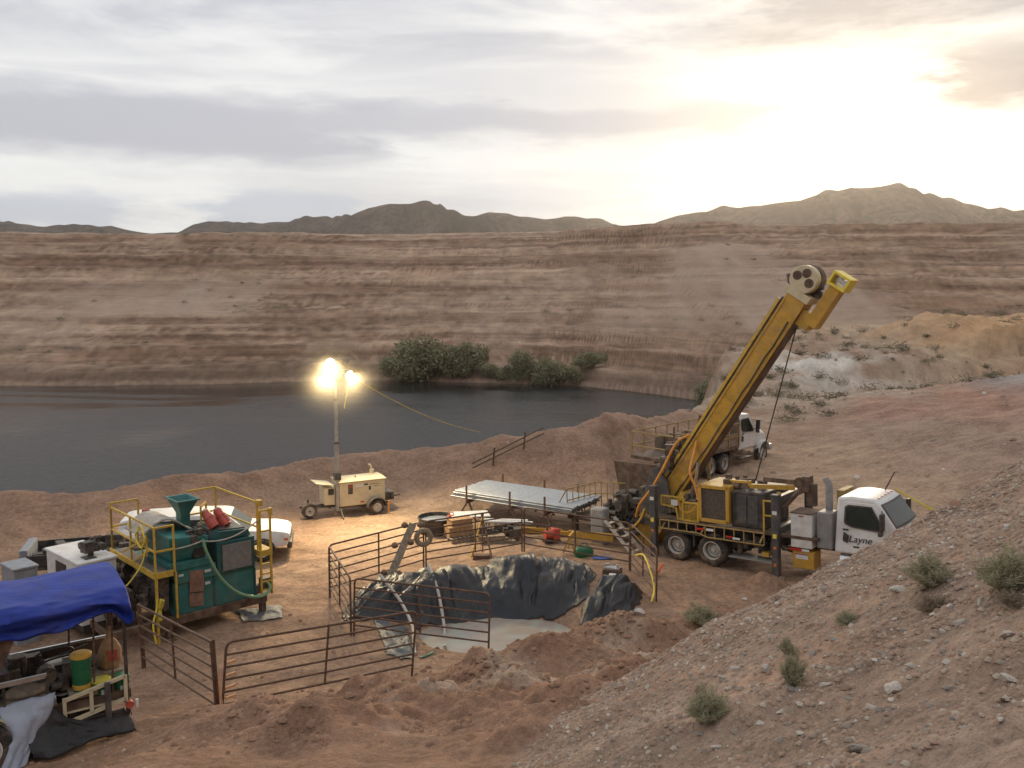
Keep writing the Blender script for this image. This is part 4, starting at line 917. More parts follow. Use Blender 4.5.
p1 = Vector((-1.6, 43.6, gz(-1.6, 43.6) + .5))
tag(MB().tube(sag(p0, p1, .35, 16), .012, 5).build('guy_rope', YTAPE), 'thin yellow rope strung from the light tower down to the far bank', 'rope')
st_ = (-5.2, 36.6)
tag(MB().bar((*st_, gz(*st_) - .1), (st_[0] + .02, st_[1], gz(*st_) + .55), .05).box((st_[0] + .02, st_[1], gz(*st_) + .5), (.07, .07, .14)).build('survey_stake', ORANGE), 'short orange stake in the dirt behind the light tower', 'stake')
# ------------------------------------------------------------------ rack of drill rods
def rod_rack():
    d = Vector((.84, -.54, 0)).normalized(); n = Vector((.54, .84, 0)).normalized(); o = Vector((-2.55, 36.1, 0)); L = 5.6; W = 2.45
    zt = .86
    for k, s in enumerate((.9, 3.0, 4.6)):
        c = o + d * s
        T = thing('pipe_trestle', ('steel trestle under the far left end of the drill rods', 'steel trestle under the middle of the drill rods', 'steel trestle under the drill rods next to the rig')[k], 'trestle', (c.x, c.y, gz(c.x, c.y)), math.atan2(n.y, n.x), 'trestles under the drill rods')
        z0 = zt - T.location.z
        MB().bar((-.1, 0, z0 - .06), (W + .1, 0, z0 - .06), .1, .12).build('beam', RUST, T, bevel=.008)
        for y in (0, W):
            for sx in (-1, 1): MB().bar((y, sx * .04, z0 - .1), (y + (.15 if y else -.15), sx * .48, -.03), .06).build('leg', RUST, T)
            MB().bar((y, -.30, .32), (y, .30, .32), .04).build('brace', RUST, T)
            MB().bar((y - .12 if y == 0 else y + .12, 0, z0 - .1), (y - .12 if y == 0 else y + .12, 0, z0 + .62), .06).build('post', RUST, T)
    proto = None; rnd = random.Random(11); dia = .089; nW = 26
    for layer in range(4):
        for i in range(nW):
            s = (i + .5 + .5 * (layer % 2)) * (W - .1) / nW
            p = o + d * (rnd.uniform(-.05, .05) + .06 * layer) + n * s + Vector((0, 0, zt + dia / 2 + layer * dia * .87))
            lab = ('galvanised drill rod in the top layer of the stack on the trestles' if layer == 3 else 'galvanised drill rod in the lower layers of the stack on the trestles')
            if proto is None:
                m = MB(); m.lathe([(dia * .34, 0), (dia / 2, 0), (dia / 2, L), (dia * .34, L), (dia * .34, 0)], (0, 0, 0), (1, 0, 0), 9)
                proto = m.build('drill_rod', GALV, None, 60); ob = proto
            else: ob = proto.copy(); COL.objects.link(ob)
            ob.location = p; ob.rotation_euler = (rnd.uniform(0, 6), 0, math.atan2(d.y, d.x)); tag(ob, lab, 'drill rod', 'drill rods stacked on the trestles')
rod_rack()

# ------------------------------------------------------------------ pipe corral panels round the sump
def corral_panel(a, b, label, mid=1, round_top=True, rails=6, h=1.62, flag=False):
    a, b = Vector(a), Vector(b); za, zb = gz(*a[:2]), gz(*b[:2]); L = (b - a).length
    T = thing('corral_panel', label, 'corral panel', (a.x, a.y, za), (0, -math.atan2(zb - za, L), math.atan2(b.y - a.y, b.x - a.x)), 'pipe corral panels round the sump')
    r = .029; lo = .30; c = .14 if round_top else .01
    top = bez([(0, 0, h - c), (c * .28, 0, h - c * .28), (c, 0, h)], 4) + bez([(L - c, 0, h), (L - c * .28, 0, h - c * .28), (L, 0, h - c)], 4)
    MB().tube([(0, 0, -.05)] + top + [(L, 0, -.05)], r, 8).build('frame', RUST, T)
    for k in range(rails - 1):
        z = lo + (h - lo) * k / (rails - 1); MB().tube([(0, 0, z), (L / 2, 0, z - .008), (L, 0, z)], r * .85, 7).build('rail', RUST, T)
    for k in range(mid): x = L * (k + 1) / (mid + 1); MB().bar((x, 0, lo), (x, 0, h), .045, .03).build('upright', RUST, T)
    if not round_top:
        for x in (0, L): MB().bar((x, .05, -.1), (x, .05, h + .03), .05).build('hinge_post', RUST, T)
    return T
PTS = dict(A=(-5.6, 26.4), B=(-3.0, 29.3), C=(.36, 31.2), E=(3.95, 29.0), F=(4.35, 25.9), G=(-4.4, 23.4), H=(-.62, 22.5), I=(-2.42, 20.7), J=(-6.12, 17.6), K=(-9.27, 21.4))
corral_panel(PTS['A'], PTS['B'], 'rusty pipe panel with a plank and a coil on it behind the sump')
corral_panel((PTS['B'][0] + .08, PTS['B'][1] + .05), PTS['C'], 'rusty pipe panel in front of the pallets, behind the black sheets')
corral_panel((PTS['C'][0] + .08, PTS['C'][1] - .05), PTS['E'], 'rusty pipe panel in front of the yellow beams, behind the black sheets')
corral_panel((PTS['E'][0] + .02, PTS['E'][1] - .08), PTS['F'], 'rusty pipe panel beside the rear jack post of the drill rig')
corral_panel(PTS['G'], (PTS['A'][0] + .03, PTS['A'][1] - .08), 'short pipe panel closing the left end of the sump')
corral_panel((PTS['G'][0] + .08, PTS['G'][1] - .02), PTS['H'], 'rusty round-cornered pipe panel in front of the black sheets and the pool')
corral_panel((PTS['J'][0] + .07, PTS['J'][1] + .05), PTS['I'], 'round-cornered pipe panel over bare dirt with peach tape on its end')
corral_panel(PTS['K'], PTS['J'], 'rusty pipe panel between the mud plant and the blue canopy trailer', round_top=False)
jz = gz(*PTS['J'])
tp = MB()
for z in (.40, .62, .88, 1.15): tp.bar((-5.98, 17.72, jz + z), (-5.80, 17.86, jz + z + .02), .05, .05)
tp.tube(bez([(-6.02, 17.62, jz + 1.1), (-6.04, 17.55, jz + .7), (-6.0, 17.58, jz + .3), (-5.95, 17.5, jz + .02)], 6), .02, 6)
tag(tp.build('marking_tape', mat('peach_tape', (.62, .33, .17), .6, dust=.2)), 'peach coloured tape wound round the end rails of the front panel', 'tape')

# ------------------------------------------------------------------ sheets over the spoil heaps
def sheet(name, corners, label, cat, material, lift=.05, wr=.10, fdir=(1, 0), freq=4.0, seed=1, nu=70, nv=46, rag=.12, group=None, slump=1.0):
    """plastic sheet lying over the ground: quad of corners, wrinkled along fdir, ragged edge, a real (thin) thickness"""
    q = [np.array(c, float) for c in corners]
    u, v = np.meshgrid(np.linspace(0, 1, nu), np.linspace(0, 1, nv))
    uu = u + rag * fbm(u * 0 + v * 5, v * 3 + seed, 3, seed) * (1 - np.abs(2 * u - 1)) * .3 + rag * .5 * fbm(v * 6, u * 0 + seed, 3, seed + 5) * np.abs(2 * u - 1) ** 6
    vv = v + rag * .5 * fbm(u * 6, v * 0 + seed * 2, 3, seed + 9) * np.abs(2 * v - 1) ** 6
    x = (q[0][0] * (1 - uu) + q[1][0] * uu) * (1 - vv) + (q[3][0] * (1 - uu) + q[2][0] * uu) * vv
    y = (q[0][1] * (1 - uu) + q[1][1] * uu) * (1 - vv) + (q[3][1] * (1 - uu) + q[2][1] * uu) * vv
    z = H(x, y)
    for _ in range(int(3 * slump)):                                  # a sheet spans the small dips
        zs = z.copy(); zs[1:-1, 1:-1] = np.maximum(z[1:-1, 1:-1], (z[:-2, 1:-1] + z[2:, 1:-1] + z[1:-1, :-2] + z[1:-1, 2:]) / 4 - .01); z = zs
    a = math.atan2(fdir[1], fdir[0]); s = x * math.cos(a) + y * math.sin(a); t = -x * math.sin(a) + y * math.cos(a)
    wp = 1.1 * fbm(x * .75, y * .75 + seed, 3, seed + 25); w = fbm(t * freq * .7 + wp * .8, s * .45 + seed + wp * .5, 3, seed + 20, .48); w = .85 * w + .12 * fbm(x * 2.1 + wp, y * 2.1, 2, seed + 27); rid = 1 - np.abs(w) * 2.2
    big = fbm(x * .9, y * .9 + seed, 2, seed + 30)
    z = z + lift + wr * np.clip(rid, -.4, 1) * .75 + wr * .9 * big
    edge = np.minimum(np.minimum(u, 1 - u) * nu / 9, np.minimum(v, 1 - v) * nv / 9).clip(0, 1)
    z = np.maximum(z * edge + (H(x, y) + .025 + .03 * np.abs(w)) * (1 - edge), H(x, y) + .02)
    m = MB(); N = nu * nv
    m.v = [tuple(p) for p in np.stack([x, y, z], -1).reshape(-1, 3).tolist()]
    m.f = [(j * nu + i, j * nu + i + 1, (j + 1) * nu + i + 1, (j + 1) * nu + i) for j in range(nv - 1) for i in range(nu - 1)]
    o = m.build(name, material, None, 80)
    md = o.modifiers.new('thickness', 'SOLIDIFY'); md.thickness = .006; md.offset = 1
    return tag(o, label, cat, group)
GB = 'black sheets over the spoil heaps'
sheet('plastic_sheet', [(-4.9, 24.4), (-2.7, 24.2), (-2.3, 27.6), (-4.7, 26.9)], 'dark plastic sheet over the spoil heap at the left end of the sump', 'plastic sheet', TARPK, .09, .16, (.5, .8), 4.0, 3, group=GB)
sheet('plastic_sheet', [(-2.95, 24.3), (-.9, 24.5), (-.35, 27.9), (-2.9, 28.0)], 'dark plastic sheet folded over the heap behind the front panel', 'plastic sheet', TARPK, .10, .18, (-.5, .8), 3.6, 8, group=GB)
sheet('plastic_sheet', [(-1.15, 24.7), (.75, 25.0), (1.0, 28.2), (-.7, 28.0)], 'smooth blue-black sheet over the tallest heap behind the pool', 'plastic sheet', cloth('blue_black_sheet', (.019, .022, .028), .44, spec=.36, dust=.06, bump=.75, bs=6), .11, .18, (-.45, .8), 3.0, 14, group=GB)
sheet('plastic_sheet', [(.55, 24.9), (2.2, 25.0), (2.75, 27.7), (.8, 28.2)], 'grey-black sheet with close vertical wrinkles behind the pool', 'plastic sheet', TARPK, .10, .14, (.15, 1), 4.0, 21, nu=90, group=GB)
sheet('plastic_sheet', [(1.75, 24.0), (3.35, 24.0), (4.05, 26.3), (2.85, 26.5)], 'black sheet gathered in diagonal wrinkles over the heap by the right panel', 'plastic sheet', TARPK, .10, .13, (.45, .85), 4.4, 27, nu=90, group=GB)
sheet('plastic_sheet', [(-3.2, 22.0), (-2.5, 21.7), (-2.9, 24.0), (-3.9, 24.3)], 'crumpled shiny clear plastic inside the front panel', 'plastic sheet', PLASTIC, .05, .10, (.6, -.8), 4.0, 33)
sheet('tarp_edge', [(-2.30, 21.75), (-1.98, 22.15), (-2.04, 22.2), (-2.38, 21.82)], 'narrow green strip at the near left edge of the pool', 'green strip', GREEN, .05, .03, (1, 0), 4, 40, nu=12, nv=4)
# liquid in the sump
def pool_material():
    m = bpy.data.materials.new('drilling_mud'); m.use_nodes = True; t = m.node_tree; t.nodes.clear(); q = NG(t)
    pos = q.n('ShaderNodeNewGeometry').outputs['Position']
    c = q.mix(q.ramp(q.noise(pos, .9, 5, .6, 1.2), .38, .64), (.33, .325, .275), (.31, .245, .195))
    b = q.n('ShaderNodeBsdfPrincipled', i_Base_Color=c, i_Roughness=.28)
    q.put(b.inputs['Normal'], q.n('ShaderNodeBump', i_Strength=.15, i_Distance=.03, i_Height=q.noise(pos, 6, 3)).outputs[0])
    q.n('ShaderNodeOutputMaterial', i_0=b.outputs[0]); return m
sheet_mesh('sump_water', np.linspace(-3.2, 2.4, 30), np.linspace(22.0, 25.6, 20), np.full((20, 30), -.15), pool_material())
# hoses over the sheets
def ground_line(pts, lift, r, mt, name, label, cat, n=8, parent=None):
    P_ = bez([(x, y, gz(x, y) + l) for x, y, l in pts], n); m = MB().tube(P_, r, 7).build(name, mt, parent); return tag(m, label, cat) if label else m
ground_line([(-3.9, 25.5, .30), (-3.2, 24.6, .35), (-2.75, 23.6, .28), (-2.6, 22.6, .12), (-2.5, 22.0, .05)], 0, .045, HOSEP, 'mud_hose', 'pale hose arching over the left black sheet into the pool', 'hose')
ground_line([(-2.55, 26.2, .45), (-2.2, 25.3, .4), (-1.95, 24.4, .3), (-1.85, 23.5, .1), (-1.8, 22.9, .08)], 0, .045, HOSEP, 'mud_hose', 'pale hose hanging over the sheet behind the front panel middle', 'hose')
# plank and coil on the back-left panel
T = thing('plank', 'weathered plank leaning on the back left panel', 'plank', (-3.55, 26.75, gz(-3.55, 26.75) + .1), R(10))
MB().bar((-.3, 0, .0), (.55, .95, 1.55), .24, .06, (0, -1, .5)).build('board', WOODG, T)
for i, (t, s) in enumerate(((.97, -.3), (.97, .32), (.62, -.35), (.66, .24), (.15, -.3), (.12, .3))):
    p = Vector((-.3, 0, 0)).lerp(Vector((.55, .95, 1.55)), t) + Vector((s * .8, 0, .03)); MB().lathe([(.001, .09), (.07, .07), (.11, 0), (.11, -.03), (.001, -.03)], p, (0, -.6, .8), 12).build('cap', BROWN, T)
bz = gz(-3.0, 29.3)
tag(MB().lathe([(.24 + .09 * math.cos(a), .08 * math.sin(a)) for a in [2 * math.pi * k / 10 for k in range(11)]], (-2.98, 29.15, bz + 1.12), (.3, -1, .1), 24).build('rope_coil', WOODG), 'coil of rope hung on the corner post of the corral', 'coil')
ground_line([(4.15, 25.6, .03), (4.3, 26.0, .35), (4.25, 26.5, .8), (4.15, 27.2, 1.1), (4.0, 27.9, .9)], 0, .03, YTAPE, 'yellow_rope', 'yellow rope draped down the panel next to the rig', 'rope')
ground_line([(4.75, 28.55, .02), (4.85, 28.5, .18), (4.98, 28.6, .36)], 0, .045, mat('flagging', (.75, .16, .05), .5, dust=.1), 'flagging', 'bright orange flagging at the foot of the rear jack post', 'flagging')

# ------------------------------------------------------------------ supplies between the corral and the rod rack
def pallet(c, rz, label, layers=1, group='pallets by the stock tank'):
    T = thing('pallet', label, 'pallet', (*c, gz(*c)), rz, group)
    for k in (-1, 0, 1): MB().box((0, k * .45, .05), (1.2, .09, .10)).build('bearer', WOODG, T)
    b = MB()
    for i in range(7): b.box((-.53 + i * .177, 0, .115), (.12, 1.0, .025))
    b.build('slat', WOODG, T); return T
c = (-2.95, 33.9); T = thing('stock_tank', 'round black stock tank beside the pallets', 'tank', (*c, gz(*c) - .02))
MB().lathe([(.001, .06), (.64, .06), (.70, .66), (.74, .66), (.74, .62), (.70, .60), (.66, .0), (.001, .0)], (0, 0, 0), (0, 0, 1), 28).build('shell', BLACK, T)
MB().lathe([(.001, .52), (.69, .52)], (0, 0, 0), (0, 0, 1), 28).build('contents', GALV, T)
pallet((-1.9, 33.0), R(25), 'pallet under the timber boxes, beside the black tank')
pallet((-.55, 32.6), R(15), 'pallet under the dark machine parts')
def crate(c, z, d, rz, label, material=WOOD):
    T = thing('wooden_crate', label, 'crate', (*c, gz(*c) + z), rz, 'crates on the pallets')
    MB().span((-d[0] / 2, -d[1] / 2, 0), (d[0] / 2, d[1] / 2, d[2] - .02)).build('side', material, T, bevel=.008)
    MB().span((-d[0] / 2 - .02, -d[1] / 2 - .02, d[2] - .02), (d[0] / 2 + .02, d[1] / 2 + .02, d[2] + .01)).build('lid', material, T)
crate((-2.05, 33.1), .13, (.95, .6, .36), R(25), 'lower timber crate beside the black tank, another on top of it')
crate((-2.0, 33.15), .50, (.85, .5, .26), R(28), 'upper timber crate stacked beside the black tank')
crate((-.8, 32.3), .13, (1.0, .35, .18), R(12), 'long low timber crate in front of the machine parts', WOODG)
T = thing('machine_parts', 'pile of dark machine parts on the middle pallet', 'machinery', (-.55, 32.75, gz(-.55, 32.75) + .13), R(10))
clutter(MB(), (-.7, -.25, .08), (.8, .5, .35), 26, .12, .4, random.Random(21), 6).build('casting', DARK, T)
T = thing('steel_table', 'low steel table with a pale top behind the crates', 'table', (-1.65, 34.1, gz(-1.65, 34.1)), R(10))
MB().span((-.75, -.45, .66), (.75, .45, .70)).build('table_top', WHITED, T, bevel=.005)
for sx in (-.7, .7):
    for sy in (-.4, .4): MB().bar((sx, sy, 0), (sx, sy, .66), .05).build('leg', RUST, T)
T = thing('gas_can', 'small red fuel can beside the pale table top', 'fuel can', (-2.38, 33.85, gz(-2.4, 33.85) + .0), R(20))
MB().span((-.14, -.10, 0), (.14, .10, .70)).build('body', RED, T, bevel=.05, seg=3); MB().tube([(-.1, 0, .70), (-.06, 0, .80), (.08, 0, .80), (.1, 0, .70)], .02, 6).build('handle', RED, T)
T = thing('white_pipe', 'white plastic pipe bundle lying on the machine parts', 'pipe', (-.1, 33.2, gz(-.1, 33.2) + .62), R(-6))
for i in range(3): MB().cyl((-1.0, i * .13, .04 * (i % 2)), (.9 - .2 * i, i * .13, .04 * (i % 2)), .06, n=10).build('pipe', WHITED, T)
MB().box((0, .13, -.30), (.12, .5, .5)).build('prop', WOODG, T)
T = thing('tripod', 'yellow and timber tripod standing in front of the pallets', 'tripod', (-1.05, 30.6, gz(-1.05, 30.6)), 0)
for k, (x, y) in enumerate(((-.38, -.25), (.34, -.2), (.0, .45))): MB().bar((x, y, 0), (x * -.12, y * -.12, 1.55), .05).build('leg', (YRAIL, WOODG, WOODG)[k], T)
MB().span((-.32, -.35, -.05), (.28, -.05, .10)).build('foot_plate', RUST, T)
def beam(c, L, rz, z, label, h=.2):
    o = MB().prism([(0, 0), (.14, 0), (.14, .02), (.02, .02), (.02, h - .02), (.14, h - .02), (.14, h), (0, h)], -L / 2, L / 2).build('steel_beam', YEL, None, bevel=.004)
    o.location = (*c, gz(*c) + z); o.rotation_euler = (0, 0, rz); tag(o, label, 'beam', 'yellow steel beams behind the corral')
beam((1.0, 33.6), 1.9, R(78), .06, 'shorter yellow beam on the ground beside the pallets')
beam((2.9, 32.0), 1.7, R(72), .18, 'taller yellow beam propped behind the corral', .28)
beam((1.9, 33.0), 1.2, R(80), .06, 'dusty yellow beam lying between the two others', .16)
T = thing('sawhorse', 'yellow steel sawhorse in front of the yellow beam', 'sawhorse', (2.15, 31.2, gz(2.15, 31.2)), R(70))
MB().bar((-.35, 0, .62), (.35, 0, .66), .07).build('top_rail', YEL, T)
for sx in (-.3, .3):
    for sy in (-.22, .22): MB().bar((sx, 0, .62), (sx, sy, 0), .05).build('leg', YEL, T)
def engine(c, rz, label):
    T = thing('water_pump', label, 'pump', (*c, gz(*c)), rz, 'small red pumps')
    MB().span((-.32, -.22, .05), (.32, .22, .10)).build('skid', BLACK, T); MB().cyl((-.25, 0, .30), (.05, 0, .30), .17, n=14).build('volute', RED, T); MB().span((.05, -.18, .1), (.32, .18, .52)).build('engine', RED, T, bevel=.03)
    MB().tube([(-.15, 0, .45), (-.15, 0, .62), (.0, 0, .66)], .04, 7).build('outlet', BLACK, T)
engine((1.45, 32.3), R(20), 'small red pump beside the yellow beams'); engine((3.55, 33.4), R(-20), 'small red pump close to the drill rig platform')
T = thing('canvas_bag', 'green bag on the ground behind the corral', 'bag', (2.55, 30.7, gz(2.55, 30.7)), R(20))
MB().loft([[(math.cos(a) * r_ * .38, math.sin(a) * r_ * .22, z) for a in [2 * math.pi * k / 12 for k in range(12)]] for r_, z in ((.85, 0), (1.0, .12), (.9, .28), (.5, .36))]).build('body', GREEN, T, 60); MB().tube([(-.15, 0, .34), (-.1, 0, .46), (.1, 0, .46), (.15, 0, .34)], .015, 6).build('handle', BLACK, T)
sheet('blue_rag', [(2.85, 30.3), (3.5, 30.2), (3.55, 30.55), (2.9, 30.6)], 'crumpled bright blue rag beside the green bag', 'rag', mat('blue_cloth', (.07, .18, .55), .8, dust=.1), .05, .08, (1, 0), 5, 51, nu=20, nv=12)
T = thing('tool_box', 'low dark tool bin at the foot of the right panel', 'bin', (3.3, 28.35, gz(3.3, 28.35)), R(-15))
MB().span((-.3, -.2, 0), (.3, .2, .3)).build('body', RUSTP, T, bevel=.01); clutter(MB(), (-.22, -.12, .32), (.22, .12, .42), 6, .08, .2, random.Random(4)).span((-.25, -.15, .29), (.25, .15, .36)).build('tool', STEEL, T)
MB().lathe([(.001, .0), (.10, 0), (.12, .22), (.001, .22)], (.05, -.3, .0), (0, 0, 1), 12).build('tin', WHITED, T)
# old pipe fence on the berm
T = thing('pipe_fence', 'old leaning pipe rail fence on the berm behind the rod rack', 'fence', (-.9, 41.0, gz(-.9, 41)), R(40))
fz = lambda x: gz(-.9 + x * .766, 41 + x * .643) - gz(-.9, 41)
for x in (0, 1.9): MB().bar((x, 0, fz(x) - .1), (x + .1, 0, fz(x) + .85), .06).build('post', RUST, T)
for z in (.5, .8): MB().bar((-1.2, 0, fz(0) - .3 + z * .7), (3.2, 0, fz(2.5) + z), .05).build('rail', RUST, T)

# ------------------------------------------------------------------ mud plant
def mud_plant():
    rnd = random.Random(17)
    T = thing('mud_plant', 'teal drilling mud recycling plant with yellow walkways and a hopper', 'mud plant', (-9.45, 22.9, .0), R(43.3)); T.scale = (.80, 1.06, .95)
    P = lambda n, m, mb, **k: mb.build(n, m, k.pop('parent', T), **k)
    sk = MB()
    for y in (.12, 2.75): sk.bar((-1.6, y, .48), (4.0, y, .48), .16, .24)
    for x in (-1.5, .6, 2.2, 3.9): sk.bar((x, .12, .45), (x, 2.75, .45), .12, .18)
    P('skid', RUSTP, sk, bevel=.01)
    for x, y in ((3.85, .12), (3.85, 2.75), (-1.4, 2.75), (-1.4, .12), (.4, .12)): P('leg', RUSTP, MB().bar((x, y, .36), (x, y, -.05), .18).box((x, y, 0), (.4, .4, .06)), bevel=.008)
    # tanks
    P('lower_tank', TEAL, MB().span((.62, .12, .60), (3.62, 2.7, 1.52)), bevel=.015)
    tk = P('mud_tank', TEAL, MB().prism([(.70, 1.524), (2.12, 1.524), (2.12, 1.92), (.55, 1.92)], .08, 2.6), bevel=.012)
    for x_ in (2.02, .66, 3.54): P('tank_rib', TEALD, MB().span((x_, .09, .62), (x_ + .07, .117, 1.50)))
    P('hatch', CARD, MB().prism([(1.12, .78), (1.62, .72), (1.64, 1.12), (1.14, 1.18)], .085, .112).prism([(1.14, 1.21), (1.64, 1.16), (1.66, 1.80), (1.16, 1.84)], .055, .076), bevel=.006)
    for q_ in (((1.72, .095, 1.32), (1.9, .116, 1.40)), ((1.70, .06, 1.70), (1.92, .078, 1.78)), ((.78, .06, 1.74), (.95, .078, 1.80))): P('notice', PAPER, MB().span(*q_))
    P('lower_machinery', DARK, clutter(MB(), (-1.4, .3, .7), (.5, 2.5, 1.7), 42, .2, .6, rnd, 10), bevel=.01)
    # upper boxes
    P('settling_box', TEAL, MB().prism([(.50, 1.924), (1.92, 1.924), (1.92, 2.15), (.42, 2.15)], .04, 1.7), bevel=.012)
    P('shaker_bed', TEAL, MB().loft([[(.62, .2, 2.16), (1.75, .2, 2.16), (1.75, 1.7, 2.16), (.62, 1.7, 2.16)], [(.50, .05, 2.72), (1.85, .05, 2.62), (1.85, 1.8, 2.62), (.50, 1.8, 2.72)], [(.50, .05, 2.90), (1.85, .05, 2.80), (1.85, 1.8, 2.80), (.50, 1.8, 2.90)]]), bevel=.015)
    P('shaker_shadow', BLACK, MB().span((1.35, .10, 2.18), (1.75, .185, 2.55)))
    sc_ = [(-.05 + 1.75 * t, 2.92 + .40 * math.sin(math.pi * min(1, t * 1.05)) - .05 * t) for t in [i / 10 for i in range(11)]]
    P('screen_cover', mat('screen_beige', (.40, .36, .30), .6, dust=.3), MB().prism(sc_ + [(x, z - .05) for x, z in reversed(sc_)], .75, 1.95), smooth=50)
    P('valve_block', DARK, clutter(MB(), (1.35, .10, 2.70), (1.95, .55, 2.98), 18, .08, .26, rnd, 6))
    P('upper_tank', TEALD, MB().span((2.16, .06, 1.53), (3.58, 1.9, 2.50)), bevel=.015)
    P('side_panel', mat('panel_grey', (.17, .17, .165), .6, dust=.25), MB().span((2.34, .02, 1.62), (3.42, .055, 2.40)), bevel=.01)
    P('tank_lid', TEALD, MB().prism([(2.12, 2.52), (3.50, 2.52), (3.40, 2.74), (2.32, 2.80)], .15, 1.5), bevel=.015)
    P('lid_screen', CHAR, MB().prism([(2.36, 2.81), (3.36, 2.75), (3.36, 2.77), (2.36, 2.83)], .25, 1.3))
    hp = MB(); hc = (1.72, 1.35)
    hp.loft([[(hc[0] + sx * w, hc[1] + sy * w, z) for sx, sy in ((-1, -1), (1, -1), (1, 1), (-1, 1))] for w, z in ((.16, 2.75), (.17, 3.22), (.36, 3.62), (.42, 3.64), (.42, 3.68), (.36, 3.68), (.15, 3.3))], True)
    P('hopper', TEAL, hp, bevel=.006)
    for k in (0, 1):
        a, b = Vector((2.42 + .45 * k, .55, 2.82)), Vector((2.30 + .45 * k, .95, 3.22))
        d = b - a; mo = MB().cyl(a, a + d * .55, .17, n=18).cyl(a + d * .55, a + d * .62, .19, n=18).cyl(a + d * .62, b, .155, n=18)
        for f in range(10): ang = f / 10 * 6.283; u = d.normalized().orthogonal().normalized(); w = d.normalized().cross(u); q = u * math.cos(ang) + w * math.sin(ang); mo.bar(a + d * .08 + q * .175, a + d * .5 + q * .175, .015, .03, q)
        o = P('pump_motor', RED, mo); P('motor_cap', HOSEP, MB().cyl(b, b + d * .12, .10, n=14), parent=o)
    # walkways and rails, welded from square tube
    wk = MB().span((-.05, -.02, 1.92), (.50, 3.0, 1.97))
    P('walkway_floor', mat('grating', (.16, .15, .14), .6, dust=.4), wk); fa = MB().span((-.08, -.06, 1.86), (.55, -.021, 2.03)).span((-.10, -.06, 1.86), (-.055, 3.05, 2.03)); P('toe_board', YRAIL, fa)
    def rail(pts, z0, z1, mids, name='guard_rail', up=None):
        m = MB(); q = [Vector((x, y, 0)) for x, y in pts]
        for p in q: m.bar((p.x, p.y, z0), (p.x, p.y, z1 + .02), .055)
        for z in (z1,) + tuple(mids):
            for a, b in zip(q[:-1], q[1:]): m.bar((a.x, a.y, z), (b.x, b.y, z), .05)
        return P(name, YRAIL, m)
    rail([(-.02, 3.0), (-.02, 1.6), (-.02, 0), (.62, 0)], 1.95, 3.30, (2.62,))
    rail([(-.02, 3.0), (.95, 3.0)], 1.95, 3.42, (2.7,))
    P('corner_post', YRAIL, MB().bar((-.02, -.02, -.05), (-.02, -.02, 1.95), .07).bar((.64, -.02, .6), (.64, -.02, 1.95), .06))
    P('stair', YRAIL, MB().bar((-.06, .5, 2.9), (-.06, 2.2, 2.1), .05).bar((-.06, .3, 2.6), (-.06, 1.5, 1.95), .05).bar((-.06, .45, 3.0), (-.06, .45, 2.4), .04).bar((-.06, .75, 3.0), (-.06, .75, 2.3), .04).bar((-.06, 1.0, 3.0), (-.06, 1.0, 2.5), .04))
    P('walkway_deck', mat('deck_grey', (.42, .42, .42), .5, dust=.2), MB().span((.1, 1.2, 2.55), (.6, 2.9, 2.6)))
    rail([(3.70, .05), (3.70, 2.6), (2.6, 2.6)], 1.95, 3.52, (2.75,))
    P('inner_rail', YRAIL, MB().bar((2.12, .9, 2.5), (2.12, .9, 3.45), .05).bar((2.12, .9, 3.43), (2.55, 1.3, 3.43), .06).bar((2.55, 1.3, 2.6), (2.55, 1.3, 3.43), .05))
    ld = MB()
    for x in (3.72, 4.12): ld.bar((x, -.06, .62), (x, -.06, 3.28), .06)
    ld.bar((3.72, -.06, 3.26), (4.12, -.06, 3.26), .05).bar((3.72, -.06, 2.62), (4.12, -.06, 2.62), .05)
    for z in (.8, 1.05, 1.3, 1.6): ld.bar((3.72, -.06, z), (4.12, -.06, z), .045)
    ld.span((3.66, -.10, 1.86), (4.16, .5, 2.04)); P('ladder', YRAIL, ld)
    P('corner_guard', YRAIL, MB().span((3.68, -.05, 3.40), (3.86, .12, 3.58))); P('corner_guard', YRAIL, MB().span((4.08, -.1, 3.1), (4.2, .02, 3.3)))
    P('discharge_hose', HOSEG, MB().tube(bez([(1.62, .0, 2.72), (1.72, -.10, 2.3), (2.1, -.2, 1.55), (2.7, -.25, .98), (3.4, -.25, .72), (3.85, -.2, .74), (4.0, -.12, .92), (3.9, .0, 1.05)], 8), .05, 8))
    P('hose_coupling', DARK, MB().box((3.95, .1, .95), (.3, .25, .35)).box((3.7, .15, .8), (.2, .2, .25)))
    P('air_line', HOSEP, MB().tube(sag((.64, 0, 2.60), (1.6, .0, 2.68), .03), .022, 6).tube(sag((1.6, 0, 2.68), (3.70, .0, 2.98), .22), .022, 6))
    P('electric_cable', YTAPE, MB().tube(bez([(-.1, .9, 3.1), (-.14, .6, 3.25), (-.14, .4, 2.9), (-.12, .7, 2.6), (-.14, 1.0, 2.9), (-.14, .6, 3.2)], 8), .03, 6).tube(bez([(-.12, .4, 2.6), (-.25, .45, 2.2), (-.6, .6, 1.7), (-.95, .7, 1.45)], 8), .022, 6).tube(bez([(-.05, -.1, 1.3), (-.1, -.1, 1.0), (-.25, -.15, .6), (-.2, -.2, .1)], 6), .03, 6))
    P('yellow_bundle', LIME, MB().box((.05, -.12, 1.15), (.16, .12, .3), (.2, .3, .1)).box((.0, -.12, .85), (.12, .1, .35), (-.2, .1, .2)), bevel=.03)
    P('tank_fitting', REDINK, MB().cyl((.9, 2.2, 2.9), (.9, 2.2, 3.25), .05).box((.84, 2.2, 3.22), (.22, .14, .10)))
mud_plant()
